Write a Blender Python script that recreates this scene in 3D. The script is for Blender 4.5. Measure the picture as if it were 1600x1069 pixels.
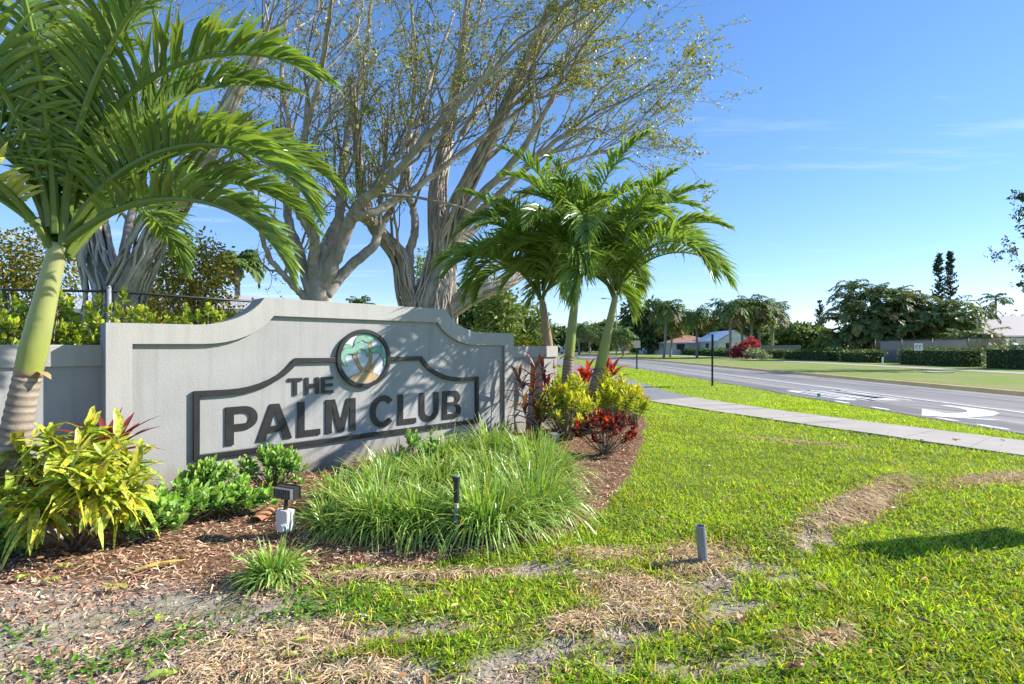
import bpy, bmesh, math, random
import numpy as np
from mathutils import Vector, Matrix, Quaternion

# ------------------------------------------------------------------ camera, sky, sun, exposure
SC = bpy.context.scene
for _o in list(bpy.data.objects):
    bpy.data.objects.remove(_o)
COL = SC.collection
FPX, HOR, CAMH = 800.0, 543.0, 1.35        # focal length in photo pixels, horizon row, camera height
cam_data = bpy.data.cameras.new('camera')
cam_data.sensor_width = 36.0
cam_data.lens = 36.0 * FPX / 1600.0
cam_data.shift_y = (HOR - 534.5) / 1600.0
cam_data.clip_start = 0.05
cam_data.clip_end = 3000
cam = bpy.data.objects.new('camera', cam_data)
COL.objects.link(cam)
cam.location = (0, 0, CAMH)
cam.rotation_euler = (math.radians(90), 0, 0)
SC.camera = cam

SUN_AZ, SUN_EL = 78.0, 32.0                 # degrees clockwise from the view direction, and up
world = bpy.data.worlds.new('World')
SC.world = world
world.use_nodes = True
wn, wl = world.node_tree.nodes, world.node_tree.links
wn.clear()
w_out = wn.new('ShaderNodeOutputWorld')
w_bg = wn.new('ShaderNodeBackground')
w_bg.inputs['Strength'].default_value = 0.121
sky = wn.new('ShaderNodeTexSky')
sky.sky_type = 'NISHITA'
sky.sun_disc = False
sky.sun_elevation = math.radians(SUN_EL)
sky.sun_rotation = math.radians(SUN_AZ)
sky.air_density = 1.0
sky.dust_density = 0.0
sky.ozone_density = 5.0
sky.altitude = 900
w_tc = wn.new('ShaderNodeTexCoord')
# thin wisps of high cloud: noise on the sky plane (x/z, y/z), stretched along one direction
w_sep = wn.new('ShaderNodeSeparateXYZ')
w_mz = wn.new('ShaderNodeMath'); w_mz.operation = 'MAXIMUM'; w_mz.inputs[1].default_value = 0.03
w_dx = wn.new('ShaderNodeMath'); w_dx.operation = 'DIVIDE'
w_dy = wn.new('ShaderNodeMath'); w_dy.operation = 'DIVIDE'
w_cmb = wn.new('ShaderNodeCombineXYZ')
w_map = wn.new('ShaderNodeMapping')
w_map.inputs['Rotation'].default_value = (0, 0, math.radians(24))
w_map.inputs['Scale'].default_value = (0.32, 1.35, 1.0)
w_map.inputs['Location'].default_value = (3.1, 1.7, 0.0)
w_no = wn.new('ShaderNodeTexNoise')
w_no.inputs['Scale'].default_value = 1.0
w_no.inputs['Detail'].default_value = 7
w_no.inputs['Roughness'].default_value = 0.62
w_rmp = wn.new('ShaderNodeValToRGB')
w_rmp.color_ramp.elements[0].position = 0.56
w_rmp.color_ramp.elements[1].position = 0.86
w_rmp.color_ramp.elements[1].color = (0.5, 0.5, 0.5, 1)
w_mix = wn.new('ShaderNodeMixRGB')
w_mix.inputs['Color2'].default_value = (4.2, 4.4, 4.6, 1)
w_hsv = wn.new('ShaderNodeHueSaturation')
w_hsv.inputs['Saturation'].default_value = 1.14
wl.new(w_tc.outputs['Generated'], w_sep.inputs[0])
wl.new(w_sep.outputs['Z'], w_mz.inputs[0])
wl.new(w_sep.outputs['X'], w_dx.inputs[0]); wl.new(w_mz.outputs[0], w_dx.inputs[1])
wl.new(w_sep.outputs['Y'], w_dy.inputs[0]); wl.new(w_mz.outputs[0], w_dy.inputs[1])
wl.new(w_dx.outputs[0], w_cmb.inputs[0]); wl.new(w_dy.outputs[0], w_cmb.inputs[1])
wl.new(w_cmb.outputs[0], w_map.inputs[0])
wl.new(w_map.outputs[0], w_no.inputs['Vector'])
wl.new(w_no.outputs['Fac'], w_rmp.inputs[0])
wl.new(w_rmp.outputs[0], w_mix.inputs['Fac'])
wl.new(sky.outputs[0], w_hsv.inputs['Color'])
w_tint = wn.new('ShaderNodeMixRGB'); w_tint.blend_type = 'MULTIPLY'; w_tint.inputs['Fac'].default_value = 1.0
w_tint.inputs['Color2'].default_value = (0.93, 0.86, 0.97, 1)
wl.new(w_hsv.outputs[0], w_tint.inputs['Color1'])
w_gam = wn.new('ShaderNodeGamma'); w_gam.inputs['Gamma'].default_value = 0.8
wl.new(w_tint.outputs[0], w_gam.inputs['Color'])
wl.new(w_gam.outputs[0], w_mix.inputs['Color1'])
wl.new(w_mix.outputs[0], w_bg.inputs['Color'])
wl.new(w_bg.outputs[0], w_out.inputs[0])

sun_data = bpy.data.lights.new('sun', 'SUN')
sun_data.energy = 3.5
sun_data.angle = math.radians(0.53)
sun_data.color = (1.0, 0.945, 0.86)
sun = bpy.data.objects.new('sun', sun_data)
COL.objects.link(sun)
SUN_DIR = Vector((math.sin(math.radians(SUN_AZ)) * math.cos(math.radians(SUN_EL)),
                  math.cos(math.radians(SUN_AZ)) * math.cos(math.radians(SUN_EL)),
                  math.sin(math.radians(SUN_EL))))
sun.rotation_euler = SUN_DIR.to_track_quat('Z', 'Y').to_euler()
sun.location = (20, 5, 20)

SC.view_settings.view_transform = 'Standard'
SC.view_settings.look = 'None'
SC.view_settings.gamma = 1.0
SC.view_settings.exposure = 1.42
SC.view_settings.use_curve_mapping = False
SC.render.engine = 'CYCLES'
SC.cycles.use_denoising = True
SC.cycles.max_bounces = 6
SC.cycles.diffuse_bounces = 4
SC.cycles.glossy_bounces = 2
SC.cycles.transmission_bounces = 4
SC.cycles.transparent_max_bounces = 6
SC.cycles.caustics_reflective = False
SC.cycles.caustics_refractive = False

# ------------------------------------------------------------------ helpers
rng = np.random.default_rng(7)


def G(px, py, z=0.0):
    """photo pixel -> point on the level z"""
    Y = (CAMH - z) * FPX / (py - HOR)
    return np.array([(px - 800.0) / FPX * Y, Y, z])


def P(px, py, Y):
    """photo pixel -> point at the depth Y"""
    return np.array([(px - 800.0) / FPX * Y, Y, CAMH - (py - HOR) / FPX * Y])


def nrm(v):
    v = np.asarray(v, float)
    return v / np.maximum(np.linalg.norm(v, axis=-1, keepdims=True), 1e-9)


def runit(n, r=None):
    r = r or rng
    return nrm(r.normal(size=(n, 3)))


def make_mesh(name, V, Q=None, T=None, C=None, smooth=False, mats=None, mi=None):
    V = np.asarray(V, np.float32).reshape(-1, 3)
    Q = np.zeros((0, 4), np.int32) if Q is None else np.asarray(Q, np.int32).reshape(-1, 4)
    T = np.zeros((0, 3), np.int32) if T is None else np.asarray(T, np.int32).reshape(-1, 3)
    me = bpy.data.meshes.new(name)
    me.vertices.add(len(V)); me.vertices.foreach_set('co', V.ravel())
    loops = np.concatenate([Q.ravel(), T.ravel()])
    me.loops.add(len(loops)); me.loops.foreach_set('vertex_index', loops)
    n = len(Q) + len(T)
    me.polygons.add(n)
    st = np.concatenate([np.arange(len(Q)) * 4, len(Q) * 4 + np.arange(len(T)) * 3]).astype(np.int32)
    me.polygons.foreach_set('loop_start', st)
    if mi is not None:
        me.polygons.foreach_set('material_index', np.asarray(mi, np.int32))
    me.update(calc_edges=True)
    me.polygons.foreach_set('use_smooth', np.full(n, smooth))
    if C is not None:
        a = me.color_attributes.new('Col', 'FLOAT_COLOR', 'POINT')
        C = np.asarray(C, np.float32)
        if C.shape[1] == 3:
            C = np.concatenate([C, np.ones((len(C), 1), np.float32)], 1)
        a.data.foreach_set('color', C.ravel())
    if mats:
        for m in mats:
            me.materials.append(m)
    me.update()
    return me


class MB:
    """collects shapes of ONE part and links them as one mesh object"""
    def __init__(s):
        s.V, s.Q, s.T, s.C, s.n = [], [], [], [], 0

    def add(s, V, Q=None, T=None, C=None):
        V = np.asarray(V, float).reshape(-1, 3)
        if Q is not None and len(Q):
            s.Q.append(np.asarray(Q).reshape(-1, 4) + s.n)
        if T is not None and len(T):
            s.T.append(np.asarray(T).reshape(-1, 3) + s.n)
        if C is None:
            C = np.ones((len(V), 3))
        C = np.asarray(C, float)
        if C.ndim == 1:
            C = np.tile(C, (len(V), 1))
        s.V.append(V); s.C.append(C); s.n += len(V)
        return s

    def box(s, lo, hi, C=None):
        x0, y0, z0 = lo; x1, y1, z1 = hi
        V = [(x0, y0, z0), (x1, y0, z0), (x1, y1, z0), (x0, y1, z0), (x0, y0, z1), (x1, y0, z1), (x1, y1, z1), (x0, y1, z1)]
        Q = [(0, 3, 2, 1), (4, 5, 6, 7), (0, 1, 5, 4), (1, 2, 6, 5), (2, 3, 7, 6), (3, 0, 4, 7)]
        return s.add(V, Q, C=C)

    def tube(s, pts, rad, sides=8, C=None, caps=True, ref=None):
        pts = np.asarray(pts, float)
        n = len(pts)
        rad = np.broadcast_to(np.asarray(rad, float), (n,))
        tg = np.gradient(pts, axis=0) if n > 2 else np.tile(pts[1] - pts[0], (n, 1))
        tg = nrm(tg)
        if ref is None:
            m = np.abs(tg.mean(0)); ref = np.eye(3)[int(np.argmin(m))]
        u = nrm(np.cross(tg, ref)); w = np.cross(tg, u)
        a = np.arange(sides) * 2 * math.pi / sides
        ring = u[:, None, :] * np.cos(a)[None, :, None] + w[:, None, :] * np.sin(a)[None, :, None]
        V = (pts[:, None, :] + ring * rad[:, None, None]).reshape(-1, 3)
        i = np.arange(n - 1)[:, None] * sides
        j = np.arange(sides)[None, :]
        k = (j + 1) % sides
        Q = np.stack([i + j, i + k, i + sides + k, i + sides + j], -1).reshape(-1, 4)
        if C is not None:
            C = np.asarray(C, float)
            if C.ndim == 2 and len(C) == n:
                C = np.repeat(C, sides, 0)
        T = None
        if caps and sides >= 3:
            e = (n - 1) * sides
            T = [(0, b + 1, b) for b in range(1, sides - 1)] + [(e, e + b, e + b + 1) for b in range(1, sides - 1)]
        return s.add(V, Q, T, C)

    def arrays(s):
        V = np.concatenate(s.V) if s.V else np.zeros((0, 3))
        Q = np.concatenate(s.Q) if s.Q else None
        T = np.concatenate(s.T) if s.T else None
        return V, Q, T, np.concatenate(s.C)

    def mesh(s, name, mat, smooth=False, off=(0, 0, 0)):
        V, Q, T, C = s.arrays()
        return make_mesh(name, V - np.asarray(off), Q, T, C, smooth, [mat])

    def build(s, name, mat, parent=None, smooth=False, local=False, label=None, kind=None):
        off = (0, 0, 0) if (parent is None or local) else world_loc(parent)
        o = link(name, s.mesh(name, mat, smooth, off), parent)
        if label: o['label'] = label
        if kind: o['kind'] = kind
        return o


def world_loc(o):
    v = np.zeros(3)
    while o is not None:
        v += np.array(o.location); o = o.parent
    return v


def link(name, data, parent=None):
    o = bpy.data.objects.new(name, data)
    COL.objects.link(o)
    if parent is not None:
        o.parent = parent
    return o


def tag(o, label=None, cat=None, group=None, kind=None):
    if label: o['label'] = label
    if cat: o['category'] = cat
    if group: o['group'] = group
    if kind: o['kind'] = kind
    return o


def thing(name, loc, label, cat, group=None, rz=0.0):
    o = link(name, None)
    o.empty_display_size = 0.2
    o.location = [float(c) for c in loc]
    o.rotation_euler = (0, 0, rz)
    return tag(o, label, cat, group, 'thing')


def copy_tree(o, parent=None):
    c = o.copy()
    COL.objects.link(c)
    c.parent = parent
    for ch in list(o.children):
        copy_tree(ch, c)
    return c


def ribbons(base, dirv, side, L, W, droop, k=3, prof=None, fold=0.0, c0=None, c1=None, sag=None):
    """n strips: base+dir*L*t, sinking by droop*L*t^2; fold>0 makes three vertices across"""
    n = len(base)
    t = np.linspace(0, 1, k + 1)
    if prof is None:
        prof = np.maximum(np.sin(np.pi * (0.12 + 0.88 * t)) ** 0.7, 0.03)
    prof = np.asarray(prof)
    base, dirv, side = [np.asarray(a, float) for a in (base, dirv, side)]
    L, W, droop = [np.broadcast_to(np.asarray(a, float), (n,)) for a in (L, W, droop)]
    ctr = base[:, None, :] + dirv[:, None, :] * (L[:, None] * t)[..., None]
    ctr = ctr.copy()
    ctr[..., 2] -= (droop * L)[:, None] * t[None] ** 2
    half = side[:, None, :] * (0.5 * W[:, None] * prof[None])[..., None]
    m = 3 if fold else 2
    if fold:
        up = nrm(np.cross(side, dirv))
        up = np.where(up[:, 2:3] < 0, -up, up)
        lift = up[:, None, :] * (fold * 0.5 * W[:, None] * prof[None])[..., None]
        V = np.stack([ctr - half + lift, ctr, ctr + half + lift], 2)
    else:
        V = np.stack([ctr - half, ctr + half], 2)
    V = V.reshape(-1, 3)
    per = (k + 1) * m
    q = []
    for j in range(k):
        for a in range(m - 1):
            q.append((j * m + a, j * m + a + 1, (j + 1) * m + a + 1, (j + 1) * m + a))
    Q = (np.arange(n)[:, None, None] * per + np.array(q)[None]).reshape(-1, 4)
    C = None
    if c0 is not None:
        c0 = np.broadcast_to(np.asarray(c0, float), (n, 3)); c1 = c0 if c1 is None else np.broadcast_to(np.asarray(c1, float), (n, 3))
        tt = t[None, :, None, None]
        C = (c0[:, None, None, :] * (1 - tt) + c1[:, None, None, :] * tt)
        C = np.broadcast_to(C, (n, k + 1, m, 3)).reshape(-1, 3)
    return V, Q, C


def jitter_col(c, n, v=0.25, hue=0.12, r=None):
    r = r or rng
    c = np.asarray(c, float)
    f = np.exp(r.normal(0, v, (n, 1)))
    h = np.exp(r.normal(0, hue, (n, 3)))
    return np.clip(c[None] * f * h, 0.003, 0.95)


def smooth_path(pts, n):
    """Catmull-Rom through pts, n samples"""
    p = np.asarray(pts, float)
    p = np.vstack([2 * p[0] - p[1], p, 2 * p[-1] - p[-2]])
    m = len(p) - 3
    out = []
    for s in np.linspace(0, m - 1e-6, n):
        i = int(s); t = s - i
        a, b, c, d = p[i:i + 4]
        out.append(0.5 * ((2 * b) + (-a + c) * t + (2 * a - 5 * b + 4 * c - d) * t * t + (-a + 3 * b - 3 * c + d) * t ** 3))
    return np.array(out)


# ------------------------------------------------------------------ materials
def new_mat(name):
    m = bpy.data.materials.new(name)
    m.use_nodes = True
    nt = m.node_tree
    b = nt.nodes['Principled BSDF']
    return m, nt, b


def N(nt, kind, **kw):
    n = nt.nodes.new(kind)
    for k, v in kw.items():
        if k in n.inputs:
            n.inputs[k].default_value = v
        else:
            setattr(n, k, v)
    return n


def mat_noise(name, ca, cb, scale=5.0, rough=0.8, bump=0.2, bscale=60.0, detail=6, coord='Object', cc=None, spec=0.3, metal=0.0, dist=0.01, stretch=None):
    m, nt, b = new_mat(name)
    tc = N(nt, 'ShaderNodeTexCoord')
    src = tc.outputs[coord]
    if stretch:
        mp = N(nt, 'ShaderNodeMapping'); mp.inputs['Scale'].default_value = stretch
        nt.links.new(src, mp.inputs[0]); src = mp.outputs[0]
    no = N(nt, 'ShaderNodeTexNoise', Scale=scale, Detail=detail, Roughness=0.65)
    nt.links.new(src, no.inputs['Vector'])
    rp = N(nt, 'ShaderNodeValToRGB')
    rp.color_ramp.elements[0].position = 0.3; rp.color_ramp.elements[1].position = 0.7
    rp.color_ramp.elements[0].color = (*ca, 1); rp.color_ramp.elements[1].color = (*cb, 1)
    if cc is not None:
        e = rp.color_ramp.elements.new(0.5); e.color = (*cc, 1)
    nt.links.new(no.outputs['Fac'], rp.inputs[0])
    nt.links.new(rp.outputs[0], b.inputs['Base Color'])
    b.inputs['Roughness'].default_value = rough
    b.inputs['Specular IOR Level'].default_value = spec
    b.inputs['Metallic'].default_value = metal
    if bump:
        n2 = N(nt, 'ShaderNodeTexNoise', Scale=bscale, Detail=4, Roughness=0.6)
        nt.links.new(src, n2.inputs['Vector'])
        bp = N(nt, 'ShaderNodeBump', Strength=bump, Distance=dist)
        nt.links.new(n2.outputs['Fac'], bp.inputs['Height'])
        nt.links.new(bp.outputs[0], b.inputs['Normal'])
    return m


def mat_leaf(name, trans=0.35, rough=0.45, spec=0.35, nscale=0.0, tint=(1.25, 1.2, 0.55), mott=None):
    """leaf: colour of each leaf from its colour attribute, with light passing through"""
    m, nt, b = new_mat(name)
    at = N(nt, 'ShaderNodeAttribute', attribute_name='Col')
    col = at.outputs['Color']
    if mott:
        tc = N(nt, 'ShaderNodeTexCoord')
        no = N(nt, 'ShaderNodeTexNoise', Scale=mott[0], Detail=3, Roughness=0.7)
        nt.links.new(tc.outputs['Object'], no.inputs['Vector'])
        rp = N(nt, 'ShaderNodeValToRGB')
        rp.color_ramp.elements[0].position = 0.44; rp.color_ramp.elements[1].position = 0.56
        rp.color_ramp.elements[0].color = (*mott[1], 1); rp.color_ramp.elements[1].color = (*mott[2], 1)
        nt.links.new(no.outputs['Fac'], rp.inputs[0])
        mx = N(nt, 'ShaderNodeMixRGB', blend_type='MULTIPLY'); mx.inputs['Fac'].default_value = 1.0
        nt.links.new(col, mx.inputs['Color1']); nt.links.new(rp.outputs[0], mx.inputs['Color2'])
        col = mx.outputs[0]
    nt.links.new(col, b.inputs['Base Color'])
    b.inputs['Roughness'].default_value = rough
    b.inputs['Specular IOR Level'].default_value = spec
    tr = N(nt, 'ShaderNodeBsdfTranslucent')
    mu = N(nt, 'ShaderNodeMixRGB', blend_type='MULTIPLY'); mu.inputs['Fac'].default_value = 1.0
    mu.inputs['Color2'].default_value = (*tint, 1)
    nt.links.new(col, mu.inputs['Color1']); nt.links.new(mu.outputs[0], tr.inputs['Color'])
    ms = N(nt, 'ShaderNodeMixShader'); ms.inputs['Fac'].default_value = trans
    out = nt.nodes['Material Output']
    nt.links.new(b.outputs[0], ms.inputs[1]); nt.links.new(tr.outputs[0], ms.inputs[2])
    nt.links.new(ms.outputs[0], out.inputs['Surface'])
    return m


def mat_attr(name, rough=0.8, spec=0.3, bump=0.0, bscale=80.0, dist=0.01, nvar=0.0, nscale=8.0, stretch=None):
    """colour from the colour attribute, broken up by a little noise"""
    m, nt, b = new_mat(name)
    at = N(nt, 'ShaderNodeAttribute', attribute_name='Col')
    tc = N(nt, 'ShaderNodeTexCoord')
    src = tc.outputs['Object']
    if stretch:
        mp = N(nt, 'ShaderNodeMapping'); mp.inputs['Scale'].default_value = stretch
        nt.links.new(src, mp.inputs[0]); src = mp.outputs[0]
    col = at.outputs['Color']
    if nvar:
        no = N(nt, 'ShaderNodeTexNoise', Scale=nscale, Detail=6, Roughness=0.65)
        nt.links.new(src, no.inputs['Vector'])
        rp = N(nt, 'ShaderNodeValToRGB')
        rp.color_ramp.elements[0].position = 0.3; rp.color_ramp.elements[1].position = 0.7
        lo, hi = 1 - nvar, 1 + nvar
        rp.color_ramp.elements[0].color = (lo, lo, lo, 1); rp.color_ramp.elements[1].color = (hi, hi, hi, 1)
        nt.links.new(no.outputs['Fac'], rp.inputs[0])
        mx = N(nt, 'ShaderNodeMixRGB', blend_type='MULTIPLY'); mx.inputs['Fac'].default_value = 1.0
        nt.links.new(col, mx.inputs['Color1']); nt.links.new(rp.outputs[0], mx.inputs['Color2'])
        col = mx.outputs[0]
    nt.links.new(col, b.inputs['Base Color'])
    b.inputs['Roughness'].default_value = rough
    b.inputs['Specular IOR Level'].default_value = spec
    if bump:
        n2 = N(nt, 'ShaderNodeTexNoise', Scale=bscale, Detail=5, Roughness=0.65)
        nt.links.new(src, n2.inputs['Vector'])
        bp = N(nt, 'ShaderNodeBump', Strength=bump, Distance=dist)
        nt.links.new(n2.outputs['Fac'], bp.inputs['Height'])
        nt.links.new(bp.outputs[0], b.inputs['Normal'])
    return m


M = {}
def mat_stucco(name, ca, cb):
    """painted stucco with rain streaks, soil splash at the foot and a trowelled relief"""
    m = mat_noise(name, ca, cb, scale=2.2, rough=0.8, bump=0.4, bscale=55, dist=0.006)
    nt = m.node_tree; b = nt.nodes['Principled BSDF']
    src = b.inputs['Base Color'].links[0].from_socket
    tc = N(nt, 'ShaderNodeTexCoord')
    mp = N(nt, 'ShaderNodeMapping'); mp.inputs['Scale'].default_value = (9.0, 9.0, 0.55)
    nt.links.new(tc.outputs['Object'], mp.inputs[0])
    st = N(nt, 'ShaderNodeTexNoise', Scale=1.6, Detail=6, Roughness=0.6); nt.links.new(mp.outputs[0], st.inputs['Vector'])
    r1 = N(nt, 'ShaderNodeValToRGB'); r1.color_ramp.elements[0].position = 0.47; r1.color_ramp.elements[1].position = 0.72
    r1.color_ramp.elements[1].color = (0.42, 0.42, 0.42, 1)
    nt.links.new(st.outputs['Fac'], r1.inputs[0])
    m1 = N(nt, 'ShaderNodeMixRGB', blend_type='MULTIPLY'); m1.inputs['Color2'].default_value = (0.70, 0.69, 0.66, 1)
    nt.links.new(r1.outputs[0], m1.inputs['Fac']); nt.links.new(src, m1.inputs['Color1'])
    sx = N(nt, 'ShaderNodeSeparateXYZ'); nt.links.new(tc.outputs['Object'], sx.inputs[0])
    n2 = N(nt, 'ShaderNodeTexNoise', Scale=7.0, Detail=6, Roughness=0.7); nt.links.new(tc.outputs['Object'], n2.inputs['Vector'])
    ad = N(nt, 'ShaderNodeMath', operation='MULTIPLY_ADD'); ad.inputs[1].default_value = -0.45
    nt.links.new(n2.outputs['Fac'], ad.inputs[0]); nt.links.new(sx.outputs['Z'], ad.inputs[2])
    mr = N(nt, 'ShaderNodeMapRange'); mr.inputs['From Min'].default_value = -0.20; mr.inputs['From Max'].default_value = 0.06
    mr.inputs['To Min'].default_value = 0.75; mr.inputs['To Max'].default_value = 0.0
    nt.links.new(ad.outputs[0], mr.inputs['Value'])
    m2 = N(nt, 'ShaderNodeMixRGB'); m2.inputs['Color2'].default_value = (0.25, 0.20, 0.155, 1)
    nt.links.new(mr.outputs[0], m2.inputs['Fac']); nt.links.new(m1.outputs[0], m2.inputs['Color1'])
    nt.links.new(m2.outputs[0], b.inputs['Base Color'])
    return m


M['wall'] = mat_stucco('wall_paint', (0.355, 0.353, 0.342), (0.405, 0.40, 0.388))
M['cap'] = mat_stucco('cap_paint', (0.42, 0.408, 0.385), (0.47, 0.456, 0.43))
M['black'] = mat_noise('black_frame_paint', (0.018, 0.017, 0.017), (0.034, 0.032, 0.031), scale=7, rough=0.42, bump=0.08, bscale=30, spec=0.5)
def mat_asphalt(name, ca, cb):
    """aggregate, tyre-polished bands along the lane, dark cracks"""
    m = mat_noise(name, ca, cb, scale=1.1, rough=0.85, bump=0.6, bscale=120, dist=0.01, detail=14, stretch=(1.0, 0.35, 1.0))
    nt = m.node_tree; b = nt.nodes['Principled BSDF']
    src = b.inputs['Base Color'].links[0].from_socket
    tc = N(nt, 'ShaderNodeTexCoord')
    mp = N(nt, 'ShaderNodeMapping'); mp.inputs['Scale'].default_value = (1.25, 0.012, 1.0)
    nt.links.new(tc.outputs['Object'], mp.inputs[0])
    st = N(nt, 'ShaderNodeTexNoise', Scale=1.0, Detail=4, Roughness=0.6); nt.links.new(mp.outputs[0], st.inputs['Vector'])
    r1 = N(nt, 'ShaderNodeValToRGB'); r1.color_ramp.elements[0].position = 0.40; r1.color_ramp.elements[1].position = 0.62
    r1.color_ramp.elements[0].color = (0.62, 0.62, 0.63, 1); r1.color_ramp.elements[1].color = (1.18, 1.17, 1.14, 1)
    nt.links.new(st.outputs['Fac'], r1.inputs[0])
    m1 = N(nt, 'ShaderNodeMixRGB', blend_type='MULTIPLY'); m1.inputs['Fac'].default_value = 1
    nt.links.new(src, m1.inputs['Color1']); nt.links.new(r1.outputs[0], m1.inputs['Color2'])
    dn = N(nt, 'ShaderNodeTexNoise', Scale=0.8, Detail=4); nt.links.new(tc.outputs['Object'], dn.inputs['Vector'])
    mv = N(nt, 'ShaderNodeMixRGB'); mv.inputs['Fac'].default_value = 0.25
    nt.links.new(tc.outputs['Object'], mv.inputs['Color1']); nt.links.new(dn.outputs['Color'], mv.inputs['Color2'])
    vo = N(nt, 'ShaderNodeTexVoronoi', feature='DISTANCE_TO_EDGE'); vo.inputs['Scale'].default_value = 0.33; nt.links.new(mv.outputs[0], vo.inputs['Vector'])
    r2 = N(nt, 'ShaderNodeValToRGB'); r2.color_ramp.elements[0].position = 0.0; r2.color_ramp.elements[1].position = 0.02
    r2.color_ramp.elements[0].color = (0.55, 0.55, 0.55, 1)
    nt.links.new(vo.outputs['Distance'], r2.inputs[0])
    m3 = N(nt, 'ShaderNodeMixRGB', blend_type='MULTIPLY'); m3.inputs['Fac'].default_value = 1
    nt.links.new(m1.outputs[0], m3.inputs['Color1']); nt.links.new(r2.outputs[0], m3.inputs['Color2'])
    nt.links.new(m3.outputs[0], b.inputs['Base Color'])
    return m


M['asphalt'] = mat_asphalt('asphalt', (0.22, 0.21, 0.205), (0.30, 0.29, 0.285))
M['asphalt_path'] = mat_noise('path_asphalt', (0.18, 0.18, 0.19), (0.25, 0.25, 0.26), scale=1.6, rough=0.9, bump=0.5, bscale=140, dist=0.01, detail=10)
M['concrete'] = mat_noise('sidewalk_concrete', (0.34, 0.305, 0.27), (0.46, 0.42, 0.37), scale=1.3, rough=0.9, bump=0.4, bscale=110, dist=0.006, detail=10)
M['kerb'] = mat_noise('kerb_yellow', (0.62, 0.43, 0.17), (0.76, 0.58, 0.30), scale=2.5, rough=0.85, bump=0.4, bscale=80, cc=(0.70, 0.48, 0.18), detail=10)
M['paint'] = mat_noise('road_paint', (0.26, 0.255, 0.25), (0.76, 0.76, 0.75), cc=(0.70, 0.70, 0.69), scale=6, rough=0.7, bump=0.3, bscale=120, detail=10)
M['leaf'] = mat_leaf('leaf', 0.35)
M['palm_leaf'] = mat_leaf('palm_leaf', 0.34, rough=0.33, spec=0.6, tint=(1.3, 1.3, 0.5))
M['far_leaf'] = mat_leaf('far_leaf', 0.25, rough=0.55, spec=0.2)
M['grass'] = mat_leaf('grass_blade', 0.4, rough=0.5, spec=0.25, tint=(1.3, 1.25, 0.35))
M['croton'] = mat_leaf('croton_leaf', 0.3, rough=0.35, spec=0.45, tint=(1.2, 1.1, 0.5), mott=(48.0, (0.34, 0.60, 0.6), (1.2, 1.08, 0.8)))
M['bark'] = mat_attr('bark', rough=0.9, bump=0.7, bscale=14, dist=0.05, nvar=0.35, nscale=5, stretch=(1, 1, 0.3))
M['palm_trunk'] = mat_attr('palm_trunk', rough=0.85, bump=0.5, bscale=30, dist=0.01, nvar=0.2, nscale=9)
M['shaft'] = mat_attr('crown_shaft', rough=0.4, spec=0.4, bump=0.15, bscale=25, dist=0.01, nvar=0.14, nscale=6, stretch=(1, 1, 0.25))
M['stem'] = mat_attr('stem', rough=0.8, nvar=0.2, nscale=20)
M['chip'] = mat_attr('mulch_chip', rough=0.9)
M['plain'] = mat_attr('painted', rough=0.6, spec=0.4, nvar=0.08, nscale=12)
M['metal_black'] = mat_noise('black_metal', (0.015, 0.015, 0.016), (0.03, 0.03, 0.03), scale=20, rough=0.45, bump=0.1, bscale=80, spec=0.5)
M['galv'] = mat_noise('galvanised', (0.26, 0.27, 0.28), (0.40, 0.41, 0.42), scale=14, rough=0.5, bump=0.1, bscale=60, spec=0.5, metal=0.4)
M['pvc_grey'] = mat_noise('grey_pvc', (0.19, 0.21, 0.24), (0.24, 0.26, 0.29), scale=9, rough=0.4, bump=0.05, bscale=60, spec=0.5)
M['white_plastic'] = mat_noise('white_plastic', (0.62, 0.62, 0.58), (0.74, 0.74, 0.70), scale=9, rough=0.5, bump=0.06, bscale=40, spec=0.5)
M['terracotta'] = mat_noise('terracotta', (0.34, 0.15, 0.07), (0.48, 0.24, 0.12), scale=8, rough=0.85, bump=0.3, bscale=50)
M['rock'] = mat_noise('pale_rock', (0.40, 0.38, 0.37), (0.62, 0.60, 0.58), scale=5, rough=0.9, bump=0.6, bscale=18, dist=0.03)
M['glass'] = mat_noise('window_glass', (0.02, 0.025, 0.03), (0.05, 0.06, 0.07), scale=1, rough=0.12, bump=0, spec=0.6)

# ------------------------------------------------------------------ ground: masks, terrain, grass
def vnoise(x, y, scale, seed=0):
    x = np.asarray(x, float) / scale + 1000.0; y = np.asarray(y, float) / scale + 1000.0
    xi = np.floor(x).astype(np.int64); yi = np.floor(y).astype(np.int64)
    fx = x - xi; fy = y - yi
    fx = fx * fx * (3 - 2 * fx); fy = fy * fy * (3 - 2 * fy)

    def h(a, b):
        n = (a * 374761393 + b * 668265263 + seed * 1274126177) & 0x7fffffff
        n = ((n ^ (n >> 13)) * 1274126177) & 0x7fffffff
        n = n ^ (n >> 16)
        return (n & 0xffff) / 65535.0
    return (h(xi, yi) * (1 - fx) + h(xi + 1, yi) * fx) * (1 - fy) + (h(xi, yi + 1) * (1 - fx) + h(xi + 1, yi + 1) * fx) * fy


def fbm(x, y, scale, seed=0, o=3):
    v = 0; a = 1; t = 0
    for i in range(o):
        v = v + a * vnoise(x, y, scale / 2 ** i, seed + i); t += a; a *= 0.5
    return v / t


def in_poly(x, y, poly):
    inside = np.zeros(np.shape(x), bool)
    n = len(poly)
    for i in range(n):
        x0, y0 = poly[i]; x1, y1 = poly[(i + 1) % n]
        c = ((y0 > y) != (y1 > y))
        with np.errstate(divide='ignore', invalid='ignore'):
            xx = (x1 - x0) * (y - y0) / (y1 - y0 + 1e-12) + x0
        inside ^= c & (x < xx)
    return inside


def W2(pts):
    return [tuple(G(*p)[:2]) for p in pts]


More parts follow.
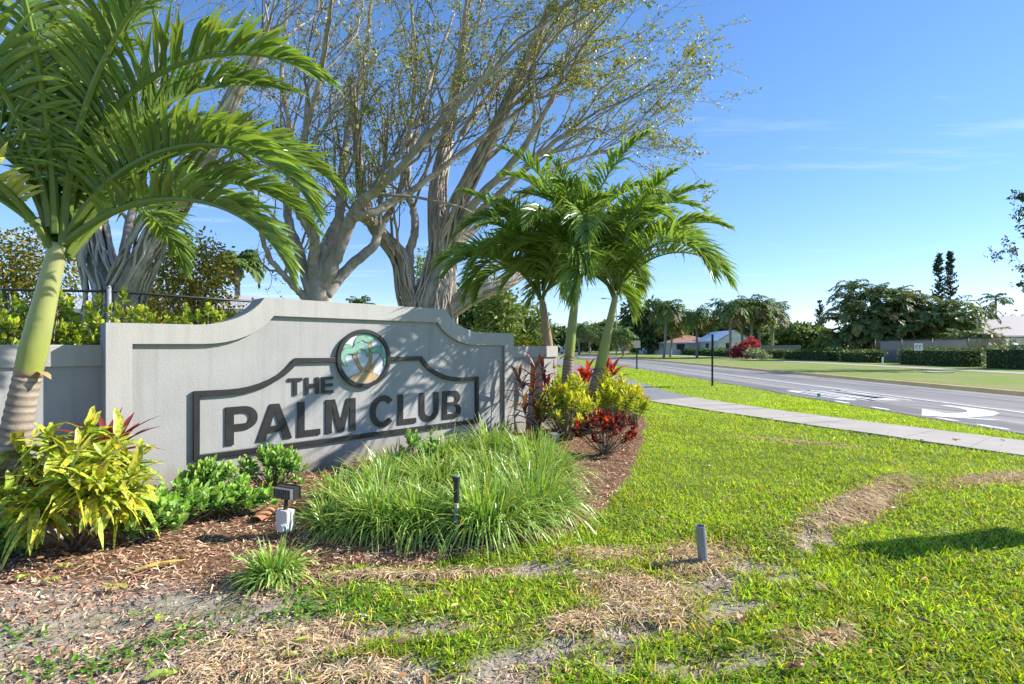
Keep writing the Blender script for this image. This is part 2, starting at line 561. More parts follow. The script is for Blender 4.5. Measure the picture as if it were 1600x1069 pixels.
BED = W2([(-700, 985), (0, 985), (130, 955), (290, 925), (350, 935), (430, 945), (520, 893), (610, 888), (760, 868), (880, 838),
          (945, 795), (985, 745), (1005, 690), (1012, 655), (960, 628), (890, 612), (845, 608)]) + [(0.2, 12.0), (-9.0, 6.0)]

# bare sand (cx, cy, rx, ry, tilt) and dead grass, as patches on the lawn; centres taken off the photo, then real ground ellipses
def patch(px, py, rx, ry, rot=0.0):
    c = G(px, py)[:2]
    return (c[0], c[1], rx, ry, math.radians(rot))


SOIL = [patch(170, 1005, 0.80, 0.34, 0), patch(330, 985, 0.50, 0.22, 10), patch(90, 1060, 0.9, 0.2, 0), patch(640, 985, 0.36, 0.07, 14), patch(835, 893, 0.26, 0.07, 8),
        patch(640, 918, 0.16, 0.04, 0), patch(820, 1035, 0.30, 0.10, 22), patch(700, 1060, 0.32, 0.07, 8), patch(1115, 912, 0.22, 0.13, 40), patch(985, 985, 0.13, 0.07, 10),
        patch(1195, 885, 0.16, 0.07, 10), patch(1275, 838, 0.34, 0.06, 38), patch(1385, 778, 0.22, 0.04, 40), patch(1320, 812, 0.25, 0.04, 38), patch(1235, 905, 0.14, 0.05, 20), patch(1110, 1030, 0.22, 0.05, 14), patch(960, 1025, 0.1, 0.07, 0),
        patch(520, 1000, 0.12, 0.04, 0), patch(470, 1050, 0.2, 0.05, 10), patch(1160, 955, 0.14, 0.05, 25)]
DRY = [patch(1000, 925, 0.34, 0.22, -20), patch(1345, 792, 1.25, 0.13, 38.5), patch(440, 1000, 0.40, 0.16, 10), patch(360, 1045, 0.32, 0.10, 0), patch(1090, 872, 0.32, 0.24, 20),
       patch(560, 1050, 0.22, 0.08, 0), patch(900, 975, 0.22, 0.10, 15), patch(940, 865, 0.3, 0.12, 10), patch(1560, 748, 0.8, 0.15, 20), patch(620, 900, 0.7, 0.06, 5),
       patch(1230, 690, 0.8, 0.12, -30), patch(1010, 960, 0.3, 0.1, -10), patch(1290, 1000, 0.3, 0.04, 30)]


def patches(x, y, lst, warp=0.15):
    wx = x + warp * (fbm(x, y, 0.22, 11) - 0.5) * 2.2; wy = y + warp * (fbm(x, y, 0.22, 23) - 0.5) * 2.2
    m = np.zeros(np.shape(x)); fine = fbm(x, y, 0.09, 29)
    for cx, cy, rx, ry, a in lst:
        dx, dy = wx - cx, wy - cy
        u = (dx * math.cos(a) + dy * math.sin(a)) / rx; v = (-dx * math.sin(a) + dy * math.cos(a)) / ry
        m = np.maximum(m, np.clip(1.45 - 1.0 * np.sqrt(u * u + v * v) + 0.5 * (fine - 0.5), 0, 1))
    return m


def bed_mask(x, y):
    wx = x + 0.16 * (fbm(x, y, 0.3, 3) - 0.5); wy = y + 0.16 * (fbm(x, y, 0.3, 5) - 0.5)
    return in_poly(wx, wy, BED)


# sidewalk centre line (world), concrete near, asphalt beyond
WALK_F = smooth_path([(10.6, 0.2, 0), (8.7, 4.4, 0), (7.32, 7.25, 0), (6.35, 9.2, 0), (5.55, 11.1, 0), (4.85, 13.8, 0), (4.75, 17.0, 0), (4.95, 22, 0), (5.4, 34, 0), (5.9, 60, 0), (6.2, 95, 0)], 90)[:, :2]
WALK_N = smooth_path([(9.5, -0.3, 0), (7.6, 3.8, 0), (6.25, 6.4, 0), (5.15, 8.7, 0), (4.15, 10.9, 0), (3.4, 13.0, 0), (3.1, 16.6, 0), (3.2, 22, 0), (3.5, 34, 0), (3.9, 60, 0), (4.2, 95, 0)], 90)[:, :2]
WALK_POLY = [tuple(p) for p in WALK_F] + [tuple(p) for p in WALK_N[::-1]]
ROAD_X0, ROAD_X1, KERB_X = 7.95, 13.95, 14.22


def ground_z(x, y):
    near = np.clip((9.0 - y) / 2.0, 0, 1) * np.clip((5.6 - x) / 1.2, 0, 1) * np.clip((y + 1) / 1.5, 0, 1)
    z = near * (0.05 * (fbm(x, y, 0.9, 31) - 0.5) + 0.022 * (fbm(x, y, 0.2, 41, 2) - 0.5))
    s = patches(x, y, SOIL, 0.08)
    z = z - near * 0.028 * s
    # edge of a sunken trench with its cut bank
    a, b = np.array([1.55, 3.1]), np.array([4.35, 5.45])
    d = nrm(b - a); n = np.array([-d[1], d[0]])
    t = (x - a[0]) * d[0] + (y - a[1]) * d[1]
    q = (x - a[0]) * n[0] + (y - a[1]) * n[1] + 0.15 * (fbm(x, y, 0.5, 77) - 0.5)
    L = float(np.linalg.norm(b - a))
    env = np.clip(t / 0.5, 0, 1) * np.clip((L - t) / 0.5, 0, 1)
    sg = 0.5 + 0.5 * np.tanh((q - 0.02) / 0.07)
    z = z + env * (sg * 0.075 * np.exp(-(q / 0.5) ** 2) - (1 - sg) * 0.04 * np.exp(-(q / 0.35) ** 2)) * near
    z = z + 0.012 * bed_mask(x, y) * near
    z = np.where(x > KERB_X - 0.12, 0.115, z)
    return z


def axis(fine0, fine1, step, lo, hi, grow=1.22):
    a = list(np.arange(fine0, fine1 + 1e-6, step))
    s = step
    while a[-1] < hi:
        s *= grow; a.append(a[-1] + s)
    s = step
    b = []
    v = fine0
    while v > lo:
        s *= grow; v -= s; b.append(v)
    return np.array(b[::-1] + a)


gx = axis(-4.2, 6.0, 0.042, -1500, 1500, 1.16)
gx = np.sort(np.concatenate([gx, [KERB_X - 0.14, KERB_X - 0.11]]))
gy = axis(1.7, 7.5, 0.042, -300, 2400, 1.14)
GX, GY = np.meshgrid(gx, gy)
fx_, fy_ = GX.ravel(), GY.ravel()
gz = ground_z(fx_, fy_)
bedm = bed_mask(fx_, fy_).astype(float) * (fy_ > -2)
soilm = patches(fx_, fy_, SOIL)
drym = patches(fx_, fy_, DRY)
n1 = fbm(fx_, fy_, 1.2, 51)
n2 = fbm(fx_, fy_, 0.12, 61)
c_lawn = np.array([0.14, 0.19, 0.03]); c_soil = np.array([0.43, 0.375, 0.31]); c_mulch = np.array([0.22, 0.125, 0.075]); c_dry = np.array([0.33, 0.235, 0.125])
c = np.tile(c_lawn, (len(fx_), 1)) * (0.75 + 0.5 * n1)[:, None]
c = c * (1 - drym[:, None]) + c_dry * drym[:, None] * (0.7 + 0.6 * n2)[:, None]
c = c * (1 - bedm[:, None]) + c_mulch * bedm[:, None] * (0.6 + 0.8 * n2)[:, None]
corner = np.clip((1.0 - (fx_ + 1.4) / 0.5), 0, 1) * np.clip((3.0 - fy_) / 0.25, 0, 1) * 0.85
sm = np.maximum(soilm, corner * (fbm(fx_, fy_, 0.5, 91) > 0.36))
c = c * (1 - sm[:, None]) + c_soil * sm[:, None] * (0.82 + 0.36 * n2)[:, None]
# far lawns are real grass colour; a share of dead patches goes in the alpha channel
far = np.clip((fy_ - 8) / 3, 0, 1) + np.clip((fx_ - 6) / 1, 0, 1) + np.clip((-fx_ - 5) / 2, 0, 1)
far = np.clip(far, 0, 1)[:, None] * (1 - bedm[:, None])
c_far = np.where((fx_ > KERB_X)[:, None], np.array([0.20, 0.29, 0.05]), np.array([0.22, 0.33, 0.03]))
c = c * (1 - far) + c_far * far
alpha = np.where(fx_ > KERB_X, 0.6, 0.18) * far[:, 0]
nx, ny = len(gx), len(gy)
ii = (np.arange(ny - 1)[:, None] * nx + np.arange(nx - 1)[None]).ravel()
gq = np.stack([ii, ii + 1, ii + nx + 1, ii + nx], 1)

m, nt, b = new_mat('ground')
at = N(nt, 'ShaderNodeAttribute', attribute_name='Col')
tc = N(nt, 'ShaderNodeTexCoord')
no = N(nt, 'ShaderNodeTexNoise', Scale=0.35, Detail=8, Roughness=0.7)
nt.links.new(tc.outputs['Object'], no.inputs['Vector'])
rp = N(nt, 'ShaderNodeValToRGB'); rp.color_ramp.elements[0].position = 0.42; rp.color_ramp.elements[1].position = 0.62
nt.links.new(no.outputs['Fac'], rp.inputs[0])
ml = N(nt, 'ShaderNodeMath', operation='MULTIPLY'); nt.links.new(rp.outputs[0], ml.inputs[0]); nt.links.new(at.outputs['Alpha'], ml.inputs[1])
mx = N(nt, 'ShaderNodeMixRGB'); mx.inputs['Color2'].default_value = (0.36, 0.28, 0.16, 1)
nt.links.new(ml.outputs[0], mx.inputs['Fac']); nt.links.new(at.outputs['Color'], mx.inputs['Color1'])
n3 = N(nt, 'ShaderNodeTexNoise', Scale=18.0, Detail=9, Roughness=0.75); nt.links.new(tc.outputs['Object'], n3.inputs['Vector'])
r3 = N(nt, 'ShaderNodeValToRGB'); r3.color_ramp.elements[0].position = 0.3; r3.color_ramp.elements[1].position = 0.7
r3.color_ramp.elements[0].color = (0.62, 0.62, 0.62, 1); r3.color_ramp.elements[1].color = (1.35, 1.35, 1.35, 1)
nt.links.new(n3.outputs['Fac'], r3.inputs[0])
m2 = N(nt, 'ShaderNodeMixRGB', blend_type='MULTIPLY'); m2.inputs['Fac'].default_value = 1
nt.links.new(mx.outputs[0], m2.inputs['Color1']); nt.links.new(r3.outputs[0], m2.inputs['Color2'])
nt.links.new(m2.outputs[0], b.inputs['Base Color'])
b.inputs['Roughness'].default_value = 0.95; b.inputs['Specular IOR Level'].default_value = 0.1
n4 = N(nt, 'ShaderNodeTexNoise', Scale=45.0, Detail=6, Roughness=0.7); nt.links.new(tc.outputs['Object'], n4.inputs['Vector'])
bp = N(nt, 'ShaderNodeBump', Strength=0.8, Distance=0.03); nt.links.new(n4.outputs['Fac'], bp.inputs['Height']); nt.links.new(bp.outputs[0], b.inputs['Normal'])
M['ground'] = m
gme = make_mesh('ground', np.stack([fx_, fy_, gz], 1), gq, None, np.concatenate([c, alpha[:, None]], 1), True, [m])
tag(link('ground', gme), kind='structure')


def gz1(x, y):
    return float(ground_z(np.array([x]), np.array([y]))[0])


def on_ground(px, py):
    p = G(px, py)
    p[2] = gz1(p[0], p[1])
    return p


# road, painted markings, kerb on the far side
mb = MB(); mb.add([(ROAD_X0, -60, 0.012), (ROAD_X1, -60, 0.012), (ROAD_X1, 700, 0.012), (ROAD_X0, 700, 0.012)], [(0, 1, 2, 3)])
road = tag(mb.build('road', M['asphalt']), kind='structure')
# ragged edge of the asphalt against the verge
mb = MB()
ys = np.arange(-10, 60, 0.25)
xe = ROAD_X0 - 0.06 + 0.16 * (fbm(ys * 0, ys, 0.9, 5) - 0.5)
V = np.concatenate([np.stack([xe, ys, ys * 0 + 0.008], 1), np.stack([xe * 0 + ROAD_X0 + 0.3, ys, ys * 0 + 0.008], 1)])
k = len(ys); i = np.arange(k - 1)
mb.add(V, np.stack([i, i + k, i + k + 1, i + 1], 1)); mb.build('road_edge', M['asphalt'], road)


def flat_poly(name, pts, z, mat, parent):
    bm = bmesh.new()
    f = bm.faces.new([bm.verts.new((p[0], p[1], z)) for p in pts])
    bmesh.ops.triangulate(bm, faces=[f])
    bmesh.ops.recalc_face_normals(bm, faces=bm.faces)
    for f in bm.faces:
        if f.normal.z < 0: f.normal_flip()
    me = bpy.data.meshes.new(name); bm.to_mesh(me); bm.free()
    me.materials.append(mat)
    return link(name, me, parent)


ZP = 0.017
flat_poly('lane_line', [(10.44, -20), (10.56, -20), (10.56, 75), (10.44, 75)], ZP, M['paint'], road)
def zpx(pts):    # points of the 1220..1600 x 590..730 crop at 4.21 x
    return [tuple(G(1220 + x / 4.2105, 590 + y / 4.2105)[:2]) for x, y in pts]
flat_poly('turn_arrow', zpx([(930, 210), (1010, 224), (1085, 240), (1160, 240), (1222, 232), (1226, 220), (1180, 207), (1035, 185), (1105, 187), (1200, 198), (1310, 212), (1400, 226), (1440, 241),
                             (1395, 256), (1290, 265), (1210, 266), (1465, 287), (1380, 286), (1200, 273), (1060, 263), (925, 255)]), ZP, M['paint'], road)
# ONLY, stretched along the lane for the driver
lx = [8.42, 8.93, 9.41, 9.86]
y0, y1 = 12.9, 15.9
st, cap = 0.11, 0.5
def bar(a, b, w=0.11, n='road_letter', parent=None):
    pass
def letter_flat(polys):
    for p in polys:
        flat_poly('road_letter', p, ZP, M['paint'], road)
x = lx[0]; w = 0.40
letter_flat([[(x, y0 + 0.3), (x + st, y0 + cap + 0.1), (x + st, y1 - cap - 0.1), (x, y1 - 0.3)],
             [(x + w - st, y0 + cap + 0.1), (x + w, y0 + 0.3), (x + w, y1 - 0.3), (x + w - st, y1 - cap - 0.1)],
             [(x, y1 - 0.3), (x + st, y1 - cap - 0.1), (x + w - st, y1 - cap - 0.1), (x + w, y1 - 0.3), (x + w - 0.1, y1), (x + 0.1, y1)],
             [(x + st, y0 + cap + 0.1), (x, y0 + 0.3), (x + 0.1, y0), (x + w - 0.1, y0), (x + w, y0 + 0.3), (x + w - st, y0 + cap + 0.1)]])
x = lx[1]
letter_flat([[(x, y0), (x + st, y0), (x + st, y1 - 0.9), (x + w - st, y0), (x + w, y0), (x + w, y1), (x + w - st, y1), (x + w - st, y0 + 0.9), (x + st, y1), (x, y1)]])
x = lx[2]
letter_flat([[(x, y0), (x + w, y0), (x + w, y0 + cap), (x + st, y0 + cap), (x + st, y1), (x, y1)]])
x = lx[3]
letter_flat([[(x + 0.15, y0), (x + 0.15 + st, y0), (x + 0.15 + st, y0 + 1.2), (x + w + 0.02, y1), (x + w - 0.1, y1), (x + 0.21, y0 + 1.75), (x + 0.1, y1), (x - 0.02, y1), (x + 0.15, y0 + 1.2)]])
for yy, ln in ((8.35, 0.5), (9.3, 0.42), (11.0, 0.5), (12.3, 0.5)):   # worn remains of the edge line
    r0 = 0.03 * math.sin(yy * 7)
    flat_poly('edge_mark', [(8.0 + r0, yy), (8.09, yy - 0.05), (8.16, yy + 0.1), (8.14, yy + ln), (8.06, yy + ln + 0.06), (8.0, yy + ln * 0.7)], ZP, M['paint'], road)

kerb = tag(link('kerb', None), kind='structure')
prof = [(ROAD_X1 - 0.06, 0.0), (ROAD_X1 + 0.15, 0.125), (ROAD_X1 + 0.20, 0.142), (KERB_X, 0.145), (KERB_X, 0.0)]
mb = MB()
for yy in (0, 3.04):
    for a_, z_ in prof: mb.add([(a_, yy, z_)])
i = np.arange(4)
mb.Q.append(np.stack([i, i + 1, i + 6, i + 5], 1)[:, ::-1]); mb.T.append(np.array([(0, 1, 2), (0, 2, 3), (0, 3, 4), (5, 7, 6), (5, 8, 7), (5, 9, 8)]))
sec = mb.mesh('kerb_section', M['kerb'])
for j in range(44):
    o = link('kerb_section', sec, kerb); o.location = (0, -6 + 3.05 * j, 0)
far_sec = link('kerb_run', sec, kerb); far_sec.location = (0, -6 + 3.05 * 44, 0); far_sec.scale = (1, 100, 1)

# sidewalk slabs, then the asphalt path they run into
walk = tag(link('sidewalk', None), kind='structure')
def strip_at(P_, s):
    i = np.clip(s, 0, len(P_) - 1.001); a = int(i); t = i - a
    return P_[a] * (1 - t) + P_[a + 1] * t
def walk_piece(s0, s1, top, mat, name, parent, sub=5):
    mb = MB(); V = []
    ss = np.linspace(s0, s1, sub)
    for s in ss:
        f_, n_ = strip_at(WALK_F, s), strip_at(WALK_N, s)
        V += [(n_[0], n_[1], top), (f_[0], f_[1], top), (n_[0], n_[1], -0.08), (f_[0], f_[1], -0.08)]
    Q = []
    for j in range(sub - 1):
        a = 4 * j
        Q += [(a, a + 1, a + 5, a + 4), (a + 2, a, a + 4, a + 6), (a + 1, a + 3, a + 7, a + 5)]
    Q += [(0, 2, 3, 1), (4 * sub - 4, 4 * sub - 3, 4 * sub - 1, 4 * sub - 2)]
    mb.add(V, Q)
    return mb.build(name, mat, parent)
s_end = int(np.argmin(np.abs(WALK_N[:, 1] - 12.9)))
step_s = 2.75
s = 0.0; j = 0
while s < s_end - 0.2:
    e = min(s + step_s, s_end)
    walk_piece(s, e - 0.035, 0.028 + 0.003 * ((j * 7) % 3 - 1), M['concrete'], 'slab', walk)
    s = e; j += 1
apath = walk_piece(s_end + 0.02, 89, 0.022, M['asphalt_path'], 'asphalt_path', None, 60)
tag(apath, kind='structure')
# pale walk on the other side of the road
mb = MB(); mb.add([(23.6, -40, 0.128), (25.0, -40, 0.128), (25.0, 300, 0.128), (23.6, 300, 0.128)], [(0, 1, 2, 3)])
tag(mb.build('far_sidewalk', M['concrete']), kind='structure')

# ---- grass blades, mulch, litter
def scatter(n, dens, x0f, x1f, ya, yb, r):
    """n candidates in the strip; dens(Y) relative density"""
    Y = r.uniform(ya, yb, n); X = r.uniform(0, 1, n) * (x1f(Y) - x0f(Y)) + x0f(Y)
    wgt = (x1f(Y) - x0f(Y)) * dens(Y)
    keep = r.uniform(0, wgt.max(), n) < wgt
    return X[keep], Y[keep]


def road_or_walk(X, Y):
    return in_poly(X, Y, WALK_POLY) | ((X > ROAD_X0 - 0.05 + 0.12 * (vnoise(X * 0, Y, 0.7, 5) - 0.5)) & (X < KERB_X))


def blades(X, Y, name, label, r, hl=(0.038, 0.072), tall=1.0):
    n = len(X)
    soil = patches(X, Y, SOIL); dry = patches(X, Y, DRY)
    dz = ground_z(X, Y)
    base = np.stack([X, Y, dz - 0.006], 1)
    az = r.uniform(0, 2 * math.pi, n)
    tilt = r.uniform(0.25, 1.15, n)
    d = np.stack([np.cos(az) * np.sin(tilt), np.sin(az) * np.sin(tilt), np.cos(tilt)], 1)
    side = nrm(np.cross(d, nrm(r.normal(size=(n, 3)) * 0.5 + np.array([0, 0, 1.0]))))
    L = hl[0] + (hl[1] - hl[0]) * r.uniform(0, 1, n) ** 1.5 * 1.3
    L = L * (0.6 + 0.8 * fbm(X, Y, 0.3, 8)) * tall
    Wd = np.maximum(r.uniform(0.0048, 0.0082, n), 0.0012 * Y)
    g = jitter_col((0.38, 0.545, 0.034), n, 0.25, 0.10, r)
    yel = jitter_col((0.56, 0.58, 0.06), n, 0.2, 0.1, r)
    dead = jitter_col((0.52, 0.39, 0.22), n, 0.25, 0.08, r)
    pick = r.uniform(size=n)
    col = np.where((pick < 0.15 + 0.15 * vnoise(X, Y, 1.5, 9))[:, None], yel, g)
    patchy = fbm(X, Y, 0.9, 71)
    col = col * (0.72 + 0.56 * fbm(X, Y, 0.45, 73))[:, None]
    dull = jitter_col((0.22, 0.31, 0.06), n, 0.25, 0.1, r)
    col = np.where((r.uniform(size=n) < 0.10 + 0.5 * np.clip(patchy - 0.5, 0, 1))[:, None], dull, col)
    pd = np.clip(dry * 0.85 + 0.05 + 0.25 * np.clip(0.42 - patchy, 0, 1), 0, 1)
    col = np.where((r.uniform(size=n) < pd)[:, None], dead, col)
    dr = r.uniform(0.1, 0.55, n)
    mb = MB()
    for sel, kk, pr in ((Y < 5.0, 2, [0.75, 1.0, 0.12]), (Y >= 5.0, 1, [1.0, 0.35])):
        if sel.any():
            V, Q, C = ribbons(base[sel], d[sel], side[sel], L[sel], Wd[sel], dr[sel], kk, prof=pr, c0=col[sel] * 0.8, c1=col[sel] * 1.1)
            mb.add(V, Q, C=C)
    o = link(name, mb.mesh(name, M['grass']))
    return tag(o, label, 'grass', kind='stuff')


r = np.random.default_rng(3)
X, Y = scatter(570000, lambda y: np.minimum(1, (3.3 / y) ** 1.15), lambda y: -1.1 * y - 0.3, lambda y: 1.12 * y + 1.3, 1.55, 13.0, r)
keep = ~road_or_walk(X, Y) & ~bed_mask(X, Y) & (X < 7.6)
soil_k = patches(X, Y, SOIL)
thin = np.clip(fbm(X, Y, 0.28, 14) * 2.3 - 0.22, 0.12, 1)
near_left = np.clip(1 - (X + 0.2) / 1.6, 0, 1) * np.clip((3.3 - Y) / 0.4, 0, 1)     # the worn corner by the bed
corner_k = np.clip(1.0 - (X + 1.35) / 0.5, 0, 1) * np.clip((3.05 - Y) / 0.2, 0, 1)
prob = (1 - 0.965 * np.clip(soil_k * 1.25, 0, 1)) * (1 - near_left * (1 - thin)) * (1 - 0.95 * corner_k)
prob = prob * np.where(patches(X, Y, DRY) > 0.5, 0.75, 1)
keep &= r.uniform(size=len(X)) < prob
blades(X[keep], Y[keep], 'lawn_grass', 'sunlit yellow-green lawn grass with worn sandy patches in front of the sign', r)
n_lawn = int(keep.sum())
X, Y = r.uniform(3.0, 8.0, 90000), 5.5 + 26 * r.uniform(size=90000) ** 1.7
wf = np.interp(Y, WALK_F[:, 1], WALK_F[:, 0])
keep = (X > wf) & ~road_or_walk(X, Y)
X, Y = X[keep], Y[keep]
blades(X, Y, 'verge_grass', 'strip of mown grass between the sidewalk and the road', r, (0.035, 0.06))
# dead runners lying on the sand and the cut bank
n = 20000
wts = np.array([q[2] * q[3] for q in DRY]) ** 0.7; wts[1] *= 2.2
cen = np.array(DRY)[r.choice(len(DRY), n, p=wts / wts.sum())]
u = r.normal(0, 0.42, n); v = r.normal(0, 0.42, n)
X = cen[:, 0] + u * cen[:, 2] * np.cos(cen[:, 4]) - v * cen[:, 3] * np.sin(cen[:, 4])
Y = cen[:, 1] + u * cen[:, 2] * np.sin(cen[:, 4]) + v * cen[:, 3] * np.cos(cen[:, 4])
keep = ~road_or_walk(X, Y) & (Y > 1.4); X, Y = X[keep], Y[keep]; n = len(X)
az = r.uniform(0, 2 * math.pi, n); el = np.abs(r.normal(0.12, 0.22, n))
d = np.stack([np.cos(az) * np.cos(el), np.sin(az) * np.cos(el), np.sin(el)], 1)
base = np.stack([X, Y, ground_z(X, Y) + r.uniform(0.0, 0.02, n)], 1)
side = nrm(np.cross(d, np.array([0, 0, 1.0])) + 0.3 * r.normal(size=(n, 3)))
V, Q, C = ribbons(base, d, side, r.uniform(0.04, 0.11, n), r.uniform(0.003, 0.006, n), 0.35, 2, prof=[0.8, 1, 0.4], c0=jitter_col((0.55, 0.40, 0.23), n, 0.3, 0.08, r))
tag(link('dead_grass', make_mesh('dead_grass', V, Q, None, C, False, [M['chip']])), 'tangled dry brown grass along the cut bank and bare patches', 'dead grass', kind='stuff')

# mulch chips in the bed, thinning out over the sand in front of it
n = 90000
Y = 1.7 + 8.5 * r.uniform(size=n) ** 1.6; X = r.uniform(-1.15, 0.35, n) * Y
inb = bed_mask(X, Y)
spill = np.clip((3.0 - Y) / 0.3, 0, 1) * np.clip(-(X + 0.55) / 0.6, 0, 1) * (fbm(X, Y, 0.35, 19) > 0.50) * 0.30 + 0.02
keep = inb | (r.uniform(size=n) < spill * (X < 1.0) * (X > -3))
keep &= ~road_or_walk(X, Y)
X, Y = X[keep], Y[keep]; n = len(X)
az = r.uniform(0, 2 * math.pi, n); el = r.normal(0.0, 0.28, n)
d = np.stack([np.cos(az) * np.cos(el), np.sin(az) * np.cos(el), np.sin(el)], 1)
base = np.stack([X, Y, ground_z(X, Y) + r.uniform(0.0, 0.016, n)], 1)
side = nrm(np.cross(d, np.array([0, 0, 1.0])) + 0.35 * r.normal(size=(n, 3)))
cc = jitter_col((0.47, 0.28, 0.17), n, 0.5, 0.10, r)
pale = jitter_col((0.68, 0.50, 0.34), n, 0.2, 0.08, r)
cc = np.where((r.uniform(size=n) < 0.2)[:, None], pale, cc)
V, Q, C = ribbons(base, d, side, r.uniform(0.014, 0.052, n), r.uniform(0.004, 0.012, n), r.uniform(-0.2, 0.3, n), 2, prof=[0.5, 1, 0.45], c0=cc)
tag(link('mulch', make_mesh('mulch', V, Q, None, C, False, [M['chip']])), 'reddish brown bark mulch and leaf litter covering the planting bed', 'mulch', kind='stuff')
# low creeping weeds on the sand in the near corner
cl = [(200, 1020), (60, 1040), (300, 985), (440, 960), (40, 990), (480, 945), (560, 935), (250, 1000), (130, 1035), (520, 955), (600, 960), (470, 925)]
bs, ds, sd, Ls = [], [], [], []
for px, py in cl:
    g = G(px, py); k = 42
    q = g[None] + np.concatenate([r.normal(0, 1, (k, 2)) * [0.09, 0.06], np.zeros((k, 1))], 1)
    q[:, 2] = ground_z(q[:, 0], q[:, 1]) + 0.012
    az = r.uniform(0, 6.283, k); el = r.uniform(0.1, 0.7, k)
    dd = np.stack([np.cos(az) * np.cos(el), np.sin(az) * np.cos(el), np.sin(el)], 1)
    bs.append(q); ds.append(dd)
bs, ds = np.concatenate(bs), np.concatenate(ds); n = len(bs)
V, Q, C = ribbons(bs, ds, nrm(np.cross(ds, [0, 0, 1.0])), r.uniform(0.02, 0.045, n), r.uniform(0.012, 0.022, n), 0.3, 3, fold=0.3, c0=jitter_col((0.12, 0.27, 0.03), n, 0.25, 0.1, r))
tag(link('creeping_weeds', make_mesh('creeping_weeds', V, Q, None, C, False, [M['leaf']])), 'small bright green weeds creeping over the bare sand by the bed', 'weeds', kind='stuff')

# stray dead leaves over lawn, walk and sand
n = 420
Y = 1.9 + 9 * r.uniform(size=n) ** 1.3; X = r.uniform(-1.0, 1.05, n) * Y
zz = np.where(in_poly(X, Y, WALK_POLY), 0.034, ground_z(X, Y) + 0.035)
az = r.uniform(0, 6.283, n); d = np.stack([np.cos(az), np.sin(az), r.normal(0, 0.15, n)], 1)
sd = nrm(np.cross(d, np.array([0, 0, 1.0])) + 0.4 * r.normal(size=(n, 3)))
cc = np.where((r.uniform(size=n) < 0.3)[:, None], jitter_col((0.50, 0.45, 0.14), n, 0.2, 0.1, r), jitter_col((0.34, 0.20, 0.10), n, 0.35, 0.1, r))
keep = (X < 7.6)
V, Q, C = ribbons(np.stack([X, Y, zz], 1)[keep], nrm(d)[keep], sd[keep], r.uniform(0.03, 0.07, n)[keep], r.uniform(0.014, 0.03, n)[keep], 0.1, 3, fold=0.4, c0=cc[keep])
tag(link('leaf_litter', make_mesh('leaf_litter', V, Q, None, C, False, [M['leaf']])), 'scattered small dead leaves on the lawn and sidewalk', 'leaf litter', kind='stuff')

n = 9000
S_ = np.array(SOIL); wts = (S_[:, 2] * S_[:, 3]) ** 0.75
cen = S_[r.choice(len(S_), n, p=wts / wts.sum())]
u = r.normal(0, 0.6, n); v = r.normal(0, 0.7, n)
X = cen[:, 0] + u * cen[:, 2] * np.cos(cen[:, 4]) - v * cen[:, 3] * np.sin(cen[:, 4])
Y = np.maximum(cen[:, 1] + u * cen[:, 2] * np.sin(cen[:, 4]) + v * cen[:, 3] * np.cos(cen[:, 4]), 1.5)
az = r.uniform(0, 6.283, n); el = np.abs(r.normal(0.05, 0.15, n))
d = np.stack([np.cos(az) * np.cos(el), np.sin(az) * np.cos(el), np.sin(el)], 1)
cc = np.where((r.uniform(size=n) < 0.5)[:, None], jitter_col((0.50, 0.37, 0.22), n, 0.3, 0.08, r), jitter_col((0.24, 0.17, 0.12), n, 0.4, 0.08, r))
V, Q, C = ribbons(np.stack([X, Y, ground_z(X, Y) + 0.006], 1), d, nrm(np.cross(d, np.array([0, 0, 1.0])) + 0.3 * r.normal(size=(n, 3))), r.uniform(0.008, 0.05, n), r.uniform(0.002, 0.007, n), 0.2, 2, prof=[0.8, 1, 0.5], c0=cc)
tag(link('soil_debris', make_mesh('soil_debris', V, Q, None, C, False, [M['chip']])), 'twigs, root threads and crumbs lying on the bare sandy patches', 'debris', kind='stuff')

# ------------------------------------------------------------------ the sign wall and the low walls
W0 = (-3.3924, 4.2738)
WANG = math.atan2(0.69832, 0.71578)
WL = 4.78


def wall_pt(s, n, z):
    """s along the wall, n out of its face, z up -> world"""
    cx, sx = math.cos(WANG), math.sin(WANG)
    return np.array([W0[0] + s * cx + n * sx, W0[1] + s * sx - n * cx, z])


def arc_shoulder(a, b, n=9, flip=False):
    """concave sweep from a low flat up to a corner; a=(s,z) low end, b=(s,z) corner"""
    out = []
    for t in np.linspace(0, 1, n):
        th = t * math.radians(62)
        u = math.sin(th) / math.sin(math.radians(62)); v = (1 - math.cos(th)) / (1 - math.cos(math.radians(62)))
        out.append((a[0] + (b[0] - a[0]) * u, a[1] + (b[1] - a[1]) * v))
    return out


def arch(s0, s1, zlow, ztop, c0, c1, f0, f1, zb):
    """closed outline: feet at zb, shoulders at zlow, sweeps f0->c0 and c1->f1 up to the flat top"""
    return [(s0, zb), (s0, zlow)] + arc_shoulder((f0, zlow), (c0, ztop)) + arc_shoulder((f1, zlow), (c1, ztop))[::-1] + [(s1, zlow), (s1, zb)]


